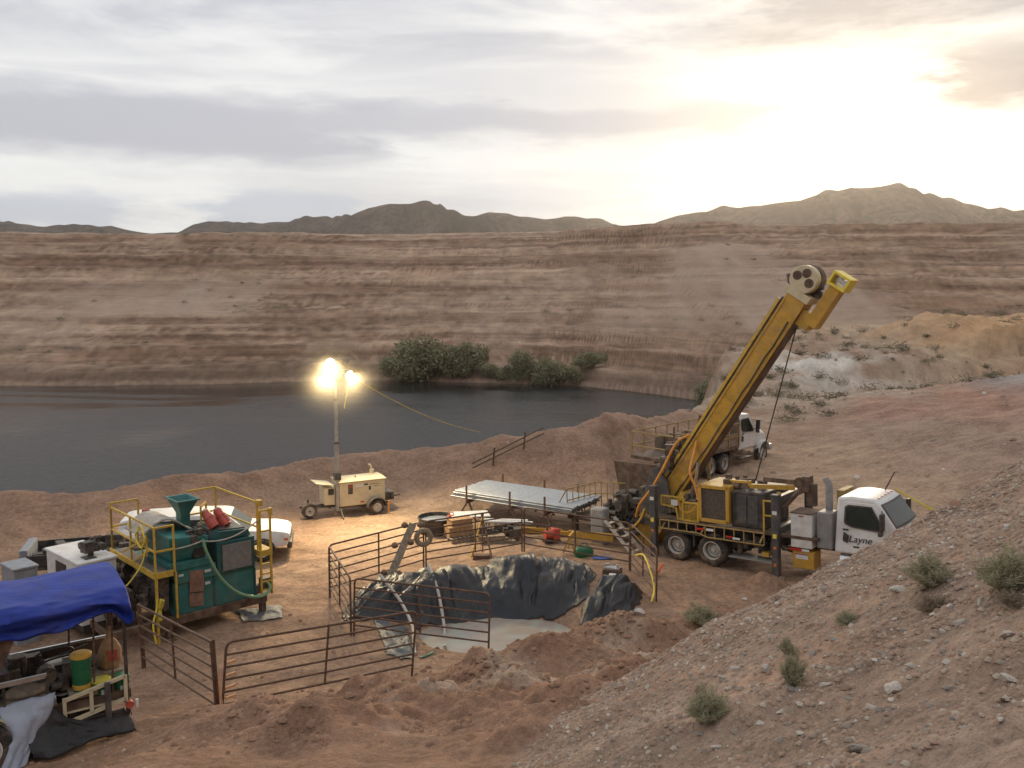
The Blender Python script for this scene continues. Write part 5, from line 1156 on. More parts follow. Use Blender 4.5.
sheet('plastic_sheet', [(-7.6, 24.2), (-6.6, 24.6), (-6.9, 25.6), (-8.1, 25.2)], 'pale crumpled plastic sheet under the end of the mud plant', 'plastic sheet', PLASTIC, .08, .15, (1, .2), 4, 61, nu=30, nv=24)

# ------------------------------------------------------------------ white generator and what stands beside it
T = thing('generator', 'white boxy generator with a muffler on its roof behind the blue tarpaulin', 'generator', (-11.55, 23.0, gz(-11.5, 23)), R(-42))
MB().span((-2.2, 0, .45), (0, 1.0, 2.12)).build('housing', WHITED, T, bevel=.02); MB().span((-2.24, -.04, 2.12), (.04, 1.04, 2.2)).build('roof', WHITED, T, bevel=.02)
MB().span((-1.55, -.012, 1.35), (-.85, .02, 1.98)).build('louvre', BLACK, T); MB().span((.0, .3, 1.2), (.02, .8, 1.95)).build('louvre', BLACK, T)
MB().span((-2.2, .05, .25), (0, .95, .44)).build('skid', BLACK, T); MB().bar((-1.8, .5, 0), (-1.8, .5, .25), .2).bar((-.3, .5, 0), (-.3, .5, .25), .2).build('foot', BLACK, T)
o = clutter(MB(), (-.85, .35, 2.42), (-.3, .75, 2.72), 10, .12, .3, random.Random(9)).cyl((-.55, .55, 2.2), (-.55, .55, 2.5), .08).build('muffler', DARK, T)
MB().span((-.5, .25, 2.205), (-.15, .55, 2.225)).build('roof_hatch', CHAR, T)
T = thing('grey_cabinet', 'small grey cabinet at the left end of the white generator', 'cabinet', (-13.25, 23.2, gz(-13.2, 23.2)), R(-42))
MB().span((-.45, -.3, 0), (.45, .3, 2.05)).build('body', mat('slate_paint', (.22, .24, .27), .5, dust=.15), T, bevel=.02); MB().span((-.48, -.33, 2.05), (.48, .33, 2.12)).build('top', mat('slate_paint', (0, 0, 0)), T, bevel=.02); MB().cyl((-.3, -.32, 1.5), (-.3, -.29, 1.5), .1).build('vent', BLACK, T)
T = thing('equipment_trailer', 'dark flat trailer with a pale front box behind the generator', 'trailer', (-13.6, 28.3, gz(-13.6, 28.3)), R(18))
MB().span((-2.0, -.9, .65), (2.2, .9, .8)).span((-1.9, -.95, .8), (2.2, -.88, 1.15)).span((-1.9, .88, .8), (2.2, .95, 1.15)).build('deck', BLACK, T, bevel=.01)
MB().span((-2.1, -.8, .6), (-1.85, .8, 1.3)).build('front_box', mat('slate_paint', (0, 0, 0)), T, bevel=.02)
clutter(MB(), (-1.6, -.6, .9), (1.8, .6, 1.1), 14, .2, .6, random.Random(31)).span((-1.6, -.6, .8), (1.8, .6, .98)).build('load', DARK, T)
for s in (-1, 1): wheel(T, (.4, s * .95, .35), .35, .22, s, n=18)

# ------------------------------------------------------------------ canopy trailer in the near left corner
def canopy_trailer():
    f1 = Vector((-.82, -.57)).normalized(); ang = math.atan2(-f1.y, -f1.x)
    o = (-6.95, 15.40); zg = 1.50
    T = thing('canopy_trailer', 'rusty flat trailer carrying a pipe canopy frame in the near left corner', 'trailer', (o[0], o[1], zg), ang)
    P = lambda n, m, mb, **k: mb.build(n, m, k.pop('parent', T), **k)
    # local x runs back along the trailer (negative = towards the left edge), y away from the camera
    fr = MB()
    for y in (.08, 1.55): fr.bar((-4.6, y, .62), (.05, y, .62), .10, .16)
    for x in [-4.5 + i * .75 for i in range(7)]: fr.bar((x, .08, .60), (x, 1.55, .60), .08, .10)
    P('chassis', RUSTP, fr)
    dk = MB()
    for i in range(7): dk.span((-4.6, .06 + i * .215, .70), (-1.15, .06 + i * .215 + .20, .735))
    P('deck_board', WOODG, dk)
    for x, y in ((-.02, .02), (-.02, 1.58), (-2.4, .02), (-2.4, 1.58), (-4.55, .02), (-4.55, 1.58)): P('canopy_post', BLACK, MB().bar((x, y, .6 if x < -.1 else -.05), (x, y, 2.36), .055))
    P('canopy_frame', BLACK, MB().bar((-4.6, .06, 2.30), (-.04, .06, 2.30), .06).bar((-4.6, 1.55, 2.38), (-.04, 1.55, 2.38), .06).bar((-.06, .06, 2.30), (-.06, 1.55, 2.38), .06).bar((-2.4, .06, 2.3), (-2.4, 1.55, 2.38), .06))
    P('side_rail', STEEL, MB().bar((-4.6, .0, 1.28), (-1.3, .0, 1.30), .05, .08).bar((-4.6, 1.58, 1.2), (-.05, 1.58, 1.2), .05))
    P('side_post', BLACK, MB().bar((-1.95, .0, .7), (-1.95, .0, 1.3), .045).bar((-3.0, .0, .7), (-3.0, .0, 1.3), .045).bar((-1.3, .0, .7), (-1.3, .0, 1.3), .05))
    for q in (((-.55, .1, .6), (-.5, .12, 2.3)), ((-.25, .05, .6), (-.2, .1, 2.3)), ((-.75, 1.5, .6), (-.7, 1.5, 2.3))): P('upright_rod', RUST, MB().bar(*q, .032))
    P('diagonal_brace', RUSTP, MB().prism([(-2.5, 2.35), (-1.6, 2.35), (-1.95, 1.55), (-2.1, 1.3)], .03, .08))
    sh = MB()
    for a, b in (((-1.05, .36), (-.05, .56)), ((-1.05, .78), (-.05, .98)), ((-1.05, .32), (-1.05, .82)), ((-.05, .5), (-.05, 1.0)), ((-.62, .44), (-.62, .88))): sh.bar((a[0], -.02, a[1]), (b[0], -.02, b[1]), .06)
    sh.span((-1.05, 0, .52), (-.05, .42, .55)); P('side_shelf', CREAM, sh)
    P('loose_bracket', CREAM, MB().bar((-1.2, -.06, .45), (-.95, -.06, .18), .07, .07).bar((-.98, -.06, .28), (-.92, -.06, .02), .06))
    for y in (-.26, 1.80): wheel(T, (-2.30, y, .36), .44, .26, -1 if y < 0 else 1, rim=WHITED, n=22)
    P('fender', BEIGE, MB().loft([[(-2.36 + math.cos(a) * rr, y, .40 + math.sin(a) * rr) for a in [math.pi * (.12 + k / 16) for k in range(13)]] for rr, y in ((.52, -.30), (.52, .02), (.48, .02), (.48, -.30))], False, False))
    P('leg_stand', CHAR, MB().bar((-.36, -.08, -.05), (-.36, -.08, .95), .09))
    w = lambda x, y, z=0: T.matrix_world @ Vector((x, y, z))
    bpy.context.view_layer.update()
    return T, w, ang
trailer, TW, TA = canopy_trailer()
# blue tarpaulin: draped grid over the canopy frame
def blue_tarp():
    nu = 90; prof = [(1.95, 2.02), (1.72, 2.44), (1.60, 2.58), (1.2, 2.60), (.8, 2.57), (.4, 2.53), (.06, 2.50), (-.05, 2.44), (-.08, 2.34), (-.09, 2.20), (-.07, 2.08), (-.05, 1.97)]
    # the profile is refined so that folds can run across it
    pr = []
    for (a, b), (c, d) in zip(prof[:-1], prof[1:]):
        for k in range(4): pr.append((a + (c - a) * k / 4, b + (d - b) * k / 4))
    pr.append(prof[-1]); nv = len(pr)
    xs = np.linspace(-4.9, .05, nu); t = np.array(pr)
    X_, V = np.meshgrid(xs, np.arange(nv)); Y_ = t[:, 0][V.astype(int)]; Z_ = t[:, 1][V.astype(int)]
    side = sstep(24, 34, V); f = fbm(X_ * 1.2 + V * .10, V * .16, 4, 301); f2 = 1 - 2 * np.abs(fbm(X_ * .9 - V * .07, V * .05 + 4, 3, 305))
    Y_ = Y_ - side * (.07 * f + .06 * f2) * (1 + .4 * side); Z_ = Z_ + (1 - side) * (.03 * f + .02 * f2) - .05 * np.sin((X_ + 4.9) / 2.45 * math.pi) ** 2 * (1 - side)
    endf = sstep(-.25, .05, X_)
    Z_ = Z_ - side * endf * .10 + side * .16 * sstep(-1.2, -.2, X_) * (V - 30) / 14 * (V > 30) * (1 - endf) + side * (V - 30).clip(0) / 14 * .05 * fbm(X_ * 2, V * 0, 2, 311)
    m = MB(); m.v = np.stack([X_, Y_, Z_], -1).reshape(-1, 3).tolist(); m.v = [tuple(p) for p in m.v]
    m.f = [(j * nu + i, j * nu + i + 1, (j + 1) * nu + i + 1, (j + 1) * nu + i) for j in range(nv - 1) for i in range(nu - 1)]
    # right-hand end flap hanging down and tucked in
    b = len(m.v); nf = 9
    for r_ in range(1, nf + 1):
        for j in range(nv):
            y_, z_ = Y_[j, -1], Z_[j, -1]; k = r_ / nf
            m.v.append((.05 + .05 * math.sin(k * 2.6) + .03 * math.sin(j * .8) * k, y_ * (1 - .08 * k) + .05 * k, z_ - k * (z_ - 1.90) * (.98 if z_ > 1.92 else 0) + .02 * math.sin(j * 1.3) * k))
    idx = lambda r_, j: j * nu + nu - 1 if r_ == 0 else b + (r_ - 1) * nv + j
    for r_ in range(nf):
        for j in range(nv - 1): m.f.append((idx(r_, j), idx(r_ + 1, j), idx(r_ + 1, j + 1), idx(r_, j + 1)))
    o = m.build('blue_tarpaulin', TARPB, None, 70); o.location = trailer.location + Vector((0, 0, .08)); o.rotation_euler = (0, 0, TA)
    md = o.modifiers.new('thickness', 'SOLIDIFY'); md.thickness = .006
    tag(o, 'bright blue tarpaulin draped over the canopy frame in the near left corner', 'tarpaulin')
blue_tarp()
def tub(x, y, z, r, h, body, lid, label, name='bucket', cat='bucket', band=None):
    p = TW(x, y, z); T = thing(name, label, cat, tuple(p), TA, 'green buckets on the trailer')
    MB().lathe([(.001, 0), (r * .86, 0), (r * .9, h * .1), (r, h * .92), (r * 1.04, h * .92), (r * 1.04, h * .97), (.001, h * .97)], (0, 0, 0), (0, 0, 1), 20).build('body', body, T, 40)
    MB().lathe([(.001, h * .975), (r * 1.06, h * .975), (r * 1.06, h * 1.06), (r * .9, h * 1.09), (.001, h * 1.07)], (0, 0, 0), (0, 0, 1), 20).build('lid', lid, T, 40)
    if band: MB().lathe([(r * .885, h * .06), (r * .92, h * .06), (r * .935, h * .2), (r * .9, h * .2)], (0, 0, 0), (0, 0, 1), 20).build('band', band, T, 40)
    MB().box((r * .2, -r * .955, h * .5), (r * .7, .012, h * .3)).build('label', PAPER if not band else body, T)
    MB().tube([(math.cos(a) * r * 1.03, math.sin(a) * r * .5 - r * .55, h * .8 - .14 * math.sin(a)) for a in [math.pi * k / 8 for k in range(9)]], .006, 5).build('handle', STEEL, T)
tub(-.72, .22, .82, .17, .62, GREEN, YPLAS, 'tall green cooler with an amber lid and amber foot on the trailer', 'drink_cooler', 'cooler', YPLAS)
tub(-.42, .20, .555, .165, .36, GREEN, LIME, 'green bucket with a yellow lid on the cream side shelf')
tub(-.10, .22, .555, .16, .34, GREEN, GREEN, 'green bucket with a green lid at the end of the side shelf')
MB().span((-.95, .02, .738), (-.5, .42, .818)).build('cooler_stand', WOODG, trailer)
p = TW(-.18, .60, .95); T = thing('sack', 'upright cement sack with a red print beside the green buckets', 'sack', tuple(p), TA)
MB().loft([[(math.cos(a) * r_ * .2, math.sin(a) * r_ * .13, z) for a in [2 * math.pi * k / 14 for k in range(14)]] for r_, z in ((.8, 0), (1.05, .12), (1.0, .36), (.6, .52), (.25, .58), (.32, .76), (.1, .78))]).build('body', WOOD, T, 60); MB().box((.02, -.135, .27), (.16, .02, .2)).build('red_print', RED, T)
MB().span((-.6, .4, .75), (.0, .8, .945)).build('sack_shelf', WOODG, trailer)
def carton(x, y, z, d, label, m):
    p = TW(x, y, z); T = thing('sack_pile', label, 'sacks', tuple(p), TA + .2)
    for i in range(2): MB().loft([[(math.cos(a) * r_ * d[0], math.sin(a) * r_ * d[1], zz + i * .13) for a in [2 * math.pi * k / 16 for k in range(16)]] for r_, zz in ((.82, 0), (1, .04), (1, .09), (.8, .13))]).build('sack', m, T, 60)
carton(-1.55, .45, .74, (.38, .26), 'low pile of dusty sacks on the trailer deck', WOODG)
def hoop_machine(x, y, z, label, top):
    p = TW(x, y, z); T = thing('portable_pump', label, 'pump', tuple(p), TA + .1, 'portable pumps on the trailer')
    MB().span((-.26, -.2, .02), (.26, .2, .34)).build('engine', BLACK, T, bevel=.04); MB().span((-.2, -.16, .345), (.2, .16, .42)).build('fuel_tank', top, T, bevel=.03)
    for s in (-.22, .22): MB().tube(bez([(-.34, s, 0), (-.34, s, .4), (-.22, s, .52), (.22, s, .52), (.34, s, .4), (.34, s, 0)], 5), .018, 6).build('roll_bar', BLACK, T)
    clutter(MB(), (-.28, -.22, .1), (.28, -.18, .3), 6, .05, .14, random.Random(2)).build('fitting', STEEL, T)
hoop_machine(-1.0, 1.0, .745, 'black pump with a roll bar behind the tall green cooler', WHITED)
hoop_machine(-2.3, 1.25, .745, 'black pump with a roll bar under the middle of the canopy', BEIGE)
hoop_machine(-3.3, 1.0, .745, 'black pump with a roll bar at the left edge of the trailer', CHAR)
MB().span((-1.15, .5, .70), (.05, 1.55, .735)).build('deck_plate', RUSTP, trailer)
clutter(MB(), (-4.4, .55, .80), (-.2, 1.5, 1.25), 44, .12, .5, random.Random(41), 14).build('stowed_gear', DARK, trailer, bevel=.01)
clutter(MB(), (-4.4, .25, .15), (-.3, 1.5, .5), 40, .15, .5, random.Random(43), 8).build('underframe_gear', BLACK, trailer, bevel=.01)
MB().prism([(-4.6, .75), (-.1, .75), (-.1, 1.18), (-4.6, 1.25)], 1.56, 1.60).build('back_board', RUSTP, trailer)
p = TW(-1.7, 1.3, .745); T = thing('plastic_bundle', 'pale bluish plastic bundle on the trailer under the canopy', 'bundle', tuple(p), TA)
MB().loft([[(math.cos(a) * r_ * .3 * (1 + .15 * math.sin(3 * a + z * 9)), math.sin(a) * r_ * .22, z) for a in [2 * math.pi * k / 16 for k in range(16)]] for r_, z in ((.9, 0), (1, .15), (.8, .35), (.5, .5), (.1, .53))]).build('wrap', PLASTIC, T, 60)
clutter(MB(), (-1.2, .3, .80), (-.3, .6, .95), 8, .06, .2, random.Random(6)).build('hand_tool', DARK, trailer)
# sheets hanging over the trailer side
def hang(name, pts, label, m, seed, wr=.05):
    """sheet through a grid of trailer-space points, wrinkled"""
    rows = [bez([Vector(q) for q in r_], 8) for r_ in pts]; cols = [bez([r_[i] for r_ in rows], 8) for i in range(len(rows[0]))]
    nu, nv = len(cols), len(cols[0]); mb = MB()
    for j in range(nv):
        for i in range(nu):
            q = cols[i][j]; f = float(fbm(np.array([i * .16]), np.array([j * .09 + seed]), 3, seed)[0]); g_ = float(fbm(np.array([i * .5]), np.array([j * .4 + seed]), 3, seed + 3)[0])
            p = TW(q.x, q.y + f * wr * 2 + g_ * wr * .4, q.z + f * wr * .6); mb.v.append((p.x, p.y, max(p.z, gz(p.x, p.y) + .02)))
    mb.f = [(j * nu + i, j * nu + i + 1, (j + 1) * nu + i + 1, (j + 1) * nu + i) for j in range(nv - 1) for i in range(nu - 1)]
    o = mb.build(name, m, None, 70); md = o.modifiers.new('thickness', 'SOLIDIFY'); md.thickness = .006; tag(o, label, 'sheet')
hang('silver_sheet', [[(-2.05, .0, .92), (-1.6, -.02, .96), (-1.18, -.06, 1.0)], [(-2.0, -.22, .72), (-1.65, -.28, .72), (-1.3, -.22, .66)], [(-1.95, -.38, .38), (-1.75, -.42, .34), (-1.6, -.36, .30)], [(-2.15, -.55, .02), (-1.95, -.6, .0), (-1.75, -.55, .0)]], 'pale silver sheet hanging over the trailer side above its wheel', TARPS, 5, .04)
hang('plastic_sheet', [[(-1.95, -.0, .80), (-1.3, -.02, .78), (-.9, -.04, .42), (-.1, -.04, .40)], [(-1.7, -.34, .42), (-1.2, -.3, .36), (-.7, -.12, .26), (.0, -.1, .22)], [(-1.6, -.55, .10), (-1.1, -.55, .05), (-.5, -.3, .04), (.05, -.22, .02)]], 'black plastic sheet bunched along the ground under the trailer side', TARPK, 9, .05)
p = TW(.0, -.08, .45); T = thing('tow_light', 'small red and white lamp hanging at the trailer corner', 'lamp', tuple(p), TA)
MB().cyl((0, -.02, 0), (0, .06, 0), .07, n=14).build('lens', RED, T); MB().box((.12, .0, .0), (.05, .05, .14)).build('bracket', WHITED, T); MB().tube([(-.1, .02, .08), (-.03, .0, .05), (.02, .0, -.2)], .01, 5).build('wire', BLACK, T)

# ------------------------------------------------------------------ yellow tape at the right, beyond the cab
T = thing('barrier_tape', 'yellow barrier tape stretched from the far side of the white cab to a stake', 'tape', (0, 0, 0))
a, b = Vector((12.9, 29.3, 2.75)), Vector((14.2, 27.6, gz(14.2, 27.6) + .9))
MB().bar(a, a.lerp(b, .5), .02, .05).build('tape', YTAPE, T); MB().bar(a.lerp(b, .5), b, .02, .08).build('tape_twist', YTAPE, T)
MB().bar((14.2, 27.6, gz(14.2, 27.6) - .1), b + Vector((0, 0, .05)), .05).build('stake', WOODG, T)

# ------------------------------------------------------------------ rocks, gravel, desert plants
def rock_mesh(name, seed, m, squash=.5, sub=2, jag=.35):
    import bmesh
    bm = bmesh.new(); bmesh.ops.create_icosphere(bm, subdivisions=sub, radius=1); rnd = random.Random(seed)
    pl = [(Vector((rnd.gauss(0, 1), rnd.gauss(0, 1), rnd.gauss(0, 1))).normalized(), rnd.uniform(.34, .80)) for _ in range(13)]
    sx, sy = rnd.uniform(.8, 1.35), rnd.uniform(.7, 1.1)
    for v in bm.verts:
        for n_, d_ in pl:
            e = v.co.dot(n_) - d_
            if e > 0: v.co -= n_ * e
        v.co = Vector((v.co.x * sx, v.co.y * sy, v.co.z * squash)) * (1 + rnd.uniform(-.04, .04))
    me = bpy.data.meshes.new(name); bm.to_mesh(me); bm.free(); me.materials.append(m); me.polygons.foreach_set('use_smooth', [True] * len(me.polygons)); me.set_sharp_from_angle(angle=R(22)); return me
ROCKW = mat('pale_rock', (.50, .45, .39), .85, var=.2, scale=7, dust=.5, bump=.5, bscale=30)
ROCKG = mat('grey_rock', (.27, .245, .215), .85, var=.25, scale=7, dust=.4, bump=.5, bscale=30)
ROCKB = mat('brown_rock', (.24, .165, .12), .9, var=.3, scale=7, dust=.5, bump=.5, bscale=30)
RM = {c: [rock_mesh(n, s * 7 + 3, m) for s in range(4)] for c, n, m in (('w', 'pale_rock', ROCKW), ('g', 'grey_rock', ROCKG), ('b', 'brown_rock', ROCKB))}
def pix_slope(px, py):
    """where a photo pixel's line of sight meets the ground (used once, to read rock positions off the photograph)"""
    p_ = R(6.05); x = (px - 512) / 887; v = (py - 384) / 887; d = Vector((x, math.cos(p_) - v * math.sin(p_), -math.sin(p_) - v * math.cos(p_)))
    ts = np.linspace(3, 60, 2400); q = np.array(cam.location)[None] + ts[:, None] * np.array(d)[None]
    k = np.argmax(q[:, 2] < H(q[:, 0], q[:, 1])); return float(q[k, 0]), float(q[k, 1]), float(ts[k])
rr = random.Random(77)
def rock(px, py, wpx, kind, label, group=None, idx=None, tilt=.35):
    x, y, t = pix_slope(px, py); s = wpx * t / 887 / 2
    o = bpy.data.objects.new('rock', RM[kind][rr.randrange(4) if idx is None else idx]); COL.objects.link(o)
    o.location = (x, y, gz(x, y) + s * .12); o.scale = (s, s * rr.uniform(.75, 1), s * rr.uniform(.7, .95)); o.rotation_euler = (rr.uniform(-tilt, tilt), rr.uniform(-tilt, tilt) + .2, rr.uniform(0, 6.3))
    tag(o, label, 'rock', group)
rock(857, 752, 34, 'g', 'biggest grey angular rock on the near gravel slope', None, 1)
rock(898, 592, 24, 'w', 'pale slab among the upper pale rocks below the right shrub', None, 2)
rock(1008, 638, 30, 'w', 'long pale slab at the right edge of the gravel slope', None, 0)
rock(1012, 684, 26, 'w', 'broad white slab at the right edge below the other slab', None, 3)
rock(893, 690, 30, 'w', 'wide pale rock in the middle of the gravel slope', None, 2)
rock(640, 614, 20, 'w', 'rounded pale stone at the foot of the right corral panel', None, 1)
rock(607, 730, 9, 'w', 'lone white stone on the red spoil', None, 0)
G1 = 'pale rocks scattered on the gravel slope'
for px, py, w in ((958, 624, 14), (946, 596, 12), (935, 606, 10), (932, 616, 12), (824, 686, 14), (800, 706, 12), (870, 708, 14), (947, 664, 16), (945, 634, 10), (760, 726, 14), (799, 735, 16), (717, 748, 14), (704, 712, 10), (782, 712, 12), (737, 670, 12), (730, 690, 14), (722, 678, 10), (772, 660, 9), (913, 556, 10), (895, 620, 10), (980, 604, 12), (968, 700, 10), (838, 722, 10), (852, 672, 10), (1000, 720, 12), (912, 668, 12), (930, 642, 10), (765, 668, 10), (860, 600, 9), (880, 570, 8), (826, 742, 9), (745, 600, 9), (760, 620, 8)):
    rock(px, py, w, 'w', 'small pale rock half sunk in the gravel slope', G1)
G2 = 'grey rocks scattered on the gravel slope'
for px, py, w in ((790, 690, 18), (745, 655, 10), (961, 655, 14), (834, 641, 12), (905, 632, 10), (771, 640, 10), (882, 655, 12), (950, 690, 14), (1003, 700, 12), (812, 655, 14), (735, 735, 10), (700, 735, 12), (990, 560, 10), (850, 700, 12)):
    rock(px, py, w, 'g', 'small grey rock half sunk in the gravel slope', G2)
for px, py, w in ((778, 600, 12), (845, 690, 18), (967, 727, 14), (1000, 742, 14), (870, 665, 12), (925, 590, 16), (700, 690, 16), (985, 575, 18)):
    rock(px, py, w, 'b', 'brown rock half sunk in the gravel slope', 'brown rocks on the gravel slope')

def scatter_stones(name, n, region, size, seed, m, keep=None):
    """loose stones too many to count: one object"""
    rs = np.random.RandomState(seed); xs = rs.uniform(region[0], region[1], n); ys = rs.uniform(region[2], region[3], n)
    if keep is not None: k = keep(xs, ys, rs); xs, ys = xs[k], ys[k]
    n = len(xs); s = size[0] + (size[1] - size[0]) * rs.rand(n) ** 4
    base = np.array([(1, 0, -.2), (.3, .9, -.2), (-.8, .55, -.2), (-.75, -.6, -.2), (.35, -.95, -.2), (.6, .1, .5), (-.1, .55, .55), (-.45, -.2, .45), (.1, -.45, .6)], float)
    F0 = [(0, 1, 5), (1, 6, 5), (1, 2, 6), (2, 7, 6), (2, 3, 7), (3, 4, 8), (3, 8, 7), (4, 0, 5), (4, 5, 8), (5, 6, 8), (6, 7, 8)]
    V = base[None] * (1 + rs.uniform(-.3, .3, (n, 9, 3))); a = rs.uniform(0, 6.28, n); ca, sa = np.cos(a), np.sin(a)
    Vx = V[:, :, 0] * ca[:, None] - V[:, :, 1] * sa[:, None]; Vy = V[:, :, 0] * sa[:, None] + V[:, :, 1] * ca[:, None]
    out = np.stack([xs[:, None] + Vx * s[:, None], ys[:, None] + Vy * s[:, None], (H(xs, ys) + s * .05)[:, None] + V[:, :, 2] * (s * rs.uniform(.5, .9, n))[:, None]], -1).reshape(-1, 3)
    F1 = (np.array(F0)[None] + (np.arange(n) * 9)[:, None, None]).reshape(-1, 3).astype(np.int32)
    me = bpy.data.meshes.new(name); me.vertices.add(len(out)); me.vertices.foreach_set('co', out.astype(np.float32).ravel())
    me.loops.add(F1.size); me.loops.foreach_set('vertex_index', F1.ravel()); me.polygons.add(len(F1)); me.polygons.foreach_set('loop_start', np.arange(0, F1.size, 3, dtype=np.int32)); me.update(calc_edges=True)
    me.materials.append(m); o = bpy.data.objects.new(name, me); COL.objects.link(o); o['kind'] = 'stuff'; return o
def gravel_material():
    m = bpy.data.materials.new('gravel'); m.use_nodes = True; t = m.node_tree; t.nodes.clear(); q = NG(t)
    rndm = q.n('ShaderNodeNewGeometry').outputs['Random Per Island']
    cr = q.n('ShaderNodeValToRGB', i_0=rndm); e = cr.color_ramp; e.interpolation = 'CONSTANT'
    cols = [(0, (.33, .225, .165)), (.32, (.26, .178, .130)), (.54, (.35, .265, .20)), (.72, (.27, .218, .175)), (.85, (.40, .33, .265)), (.93, (.235, .20, .17)), (.97, (.50, .45, .39))]
    while len(e.elements) < len(cols): e.elements.new(.5)
    for el, (p_, c_) in zip(e.elements, cols): el.position = p_; el.color = (*c_, 1)
    b = q.n('ShaderNodeBsdfPrincipled', i_Base_Color=cr.outputs[0], i_Roughness=.9); b.inputs['Specular IOR Level'].default_value = .2
    q.n('ShaderNodeOutputMaterial', i_0=b.outputs[0]); return m
GRAVEL = gravel_material()
def on_slope(x, y, rs):
    z, K_ = H(x, y, True); ridge_ = np.exp(-((B_slope(x, y) - P_slope(x, y)) / .7) ** 2)
    n_ = .5 + .5 * fbm(x * .8 + y * .4, y * 1.1, 3, 401); return (K_['onslope'] > .3) & (rs.rand(len(x)) < (.12 + .55 * n_ ** 2 + .75 * ridge_))
scatter_stones('gravel', 330000, (0, 13, 5.5, 18), (.005, .045), 5, GRAVEL, lambda x, y, rs: on_slope(x, y, rs) & (x < .62 * y + .4))
def on_dirt(x, y, rs):
    z, K_ = H(x, y, True); return rs.rand(len(x)) < (.10 + .75 * K_['mound'] * np.clip(.3 + fbm(x * .9, y * .9, 3, 405), 0, 1) + .25 * K_['berm'])
CLOD = mat('clod', (.25, .15, .10), .95, var=.3, scale=3, dust=.2, spec=.1)
scatter_stones('rubble', 9000, (-14, 9, 14, 46), (.012, .06), 6, GRAVEL, on_dirt)
scatter_stones('dirt_clods', 30000, (-9, 7, 12, 25), (.012, .11), 16, CLOD, lambda x, y, rs: rs.rand(len(x)) < .03 + .9 * H(x, y, True)[1]['mound'] * np.clip(.45 + fbm(x * .9, y * .9, 3, 415), 0, 1))
def on_hill(x, y, rs):
    z, K_ = H(x, y, True); return rs.rand(len(x)) < (.2 + .8 * np.clip(fbm(x * .15, y * .15, 3, 409), 0, 1)) * (1 - K_['far'])
scatter_stones('rubble', 9000, (9, 50, 30, 90), (.03, .22), 8, GRAVEL, on_hill)

def leafy(name, m, n, shape, leaf, seed, up=.6, wid=1.0):
    """cloud of small leaf faces around sprays, used for shrub foliage and crowns"""
    rs = np.random.RandomState(seed); P_ = shape(n, rs); n = len(P_); d = rs.normal(size=(n, 3)); d[:, 2] = np.abs(d[:, 2]) * up + d[:, 2] * (1 - up); d /= np.linalg.norm(d, axis=1)[:, None]
    s = np.cross(d, rs.normal(size=(n, 3))); s /= np.linalg.norm(s, axis=1)[:, None]; L = leaf * rs.uniform(.6, 1.4, n)[:, None]
    V = np.stack([P_ - s * L * .2 * wid, P_ + d * L * .5 - s * L * .3 * wid, P_ + d * L, P_ + d * L * .5 + s * L * .3 * wid, P_ + s * L * .2 * wid], 1).reshape(-1, 3)
    mb = MB(); mb.v = [tuple(p) for p in V.tolist()]; mb.f = [tuple(range(i * 5, i * 5 + 5)) for i in range(n)]
    me = bpy.data.meshes.new(name); me.from_pydata(mb.v, [], mb.f); me.materials.append(m); return me
def leaf_material(name, c0, c1):
    m = bpy.data.materials.new(name); m.use_nodes = True; t = m.node_tree; t.nodes.clear(); q = NG(t)
    r_ = q.n('ShaderNodeNewGeometry').outputs['Random Per Island']; n_ = q.noise(q.n('ShaderNodeTexCoord').outputs['Object'], 1.6, 3)
    c = q.mix(q.m('ADD', q.m('MULTIPLY', r_, .5), q.m('MULTIPLY', q.ramp(n_, .3, .7), .5)), c0, c1)
    b = q.n('ShaderNodeBsdfPrincipled', i_Base_Color=c, i_Roughness=.8); tr = q.n('ShaderNodeBsdfTranslucent', i_0=c)
    q.n('ShaderNodeOutputMaterial', i_0=q.n('ShaderNodeMixShader', i_0=.2, i_1=b.outputs[0], i_2=tr.outputs[0]).outputs[0]); return m
SAGE = leaf_material('sage_leaf', (.26, .245, .155), (.42, .385, .25)); TREEG = leaf_material('tamarisk_leaf', (.21, .205, .115), (.36, .335, .21)); DRYB = leaf_material('dry_twig', (.20, .15, .10), (.30, .23, .16))
TWIG = mat('twig', (.20, .15, .10), .9, dust=.2)
def tuft(n, rs, hgt=1.0):
    m_ = 60; a0 = rs.uniform(0, 6.28, m_); l0 = rs.rand(m_) ** .6; h0 = rs.uniform(.55, 1.0, m_); k = rs.randint(0, m_, n)       # sixty stems of uneven length
    a = a0[k] + rs.normal(size=n) * .10; lean = l0[k]; t = rs.uniform(.05, 1, n) ** .8 * h0[k]
    return np.stack([np.cos(a) * lean * t ** .8 * .78, np.sin(a) * lean * t ** .8 * .78, t * (1 - .62 * lean ** 2) * hgt], -1) + rs.normal(size=(n, 3)) * .025
SHM = [leafy('foliage', SAGE, 5200, lambda n, rs: tuft(n, rs), .16, 500 + k, .85, .16) for k in range(3)]; SHD = leafy('foliage', DRYB, 2200, lambda n, rs: tuft(n, rs, .7), .17, 509, .8, .12)
def twigs():
    m = MB(); rnd = random.Random(3)
    for _ in range(14): a = rnd.uniform(0, 6.28); l = rnd.uniform(.3, .75); m.tube([(0, 0, -.05), (math.cos(a) * l * .3, math.sin(a) * l * .3, .3), (math.cos(a) * l * .62, math.sin(a) * l * .62, .62)], [.02, .014, .006], 5)
    return m
tw0 = twigs().build('stem', TWIG); tw_me = tw0.data; bpy.data.objects.remove(tw0)
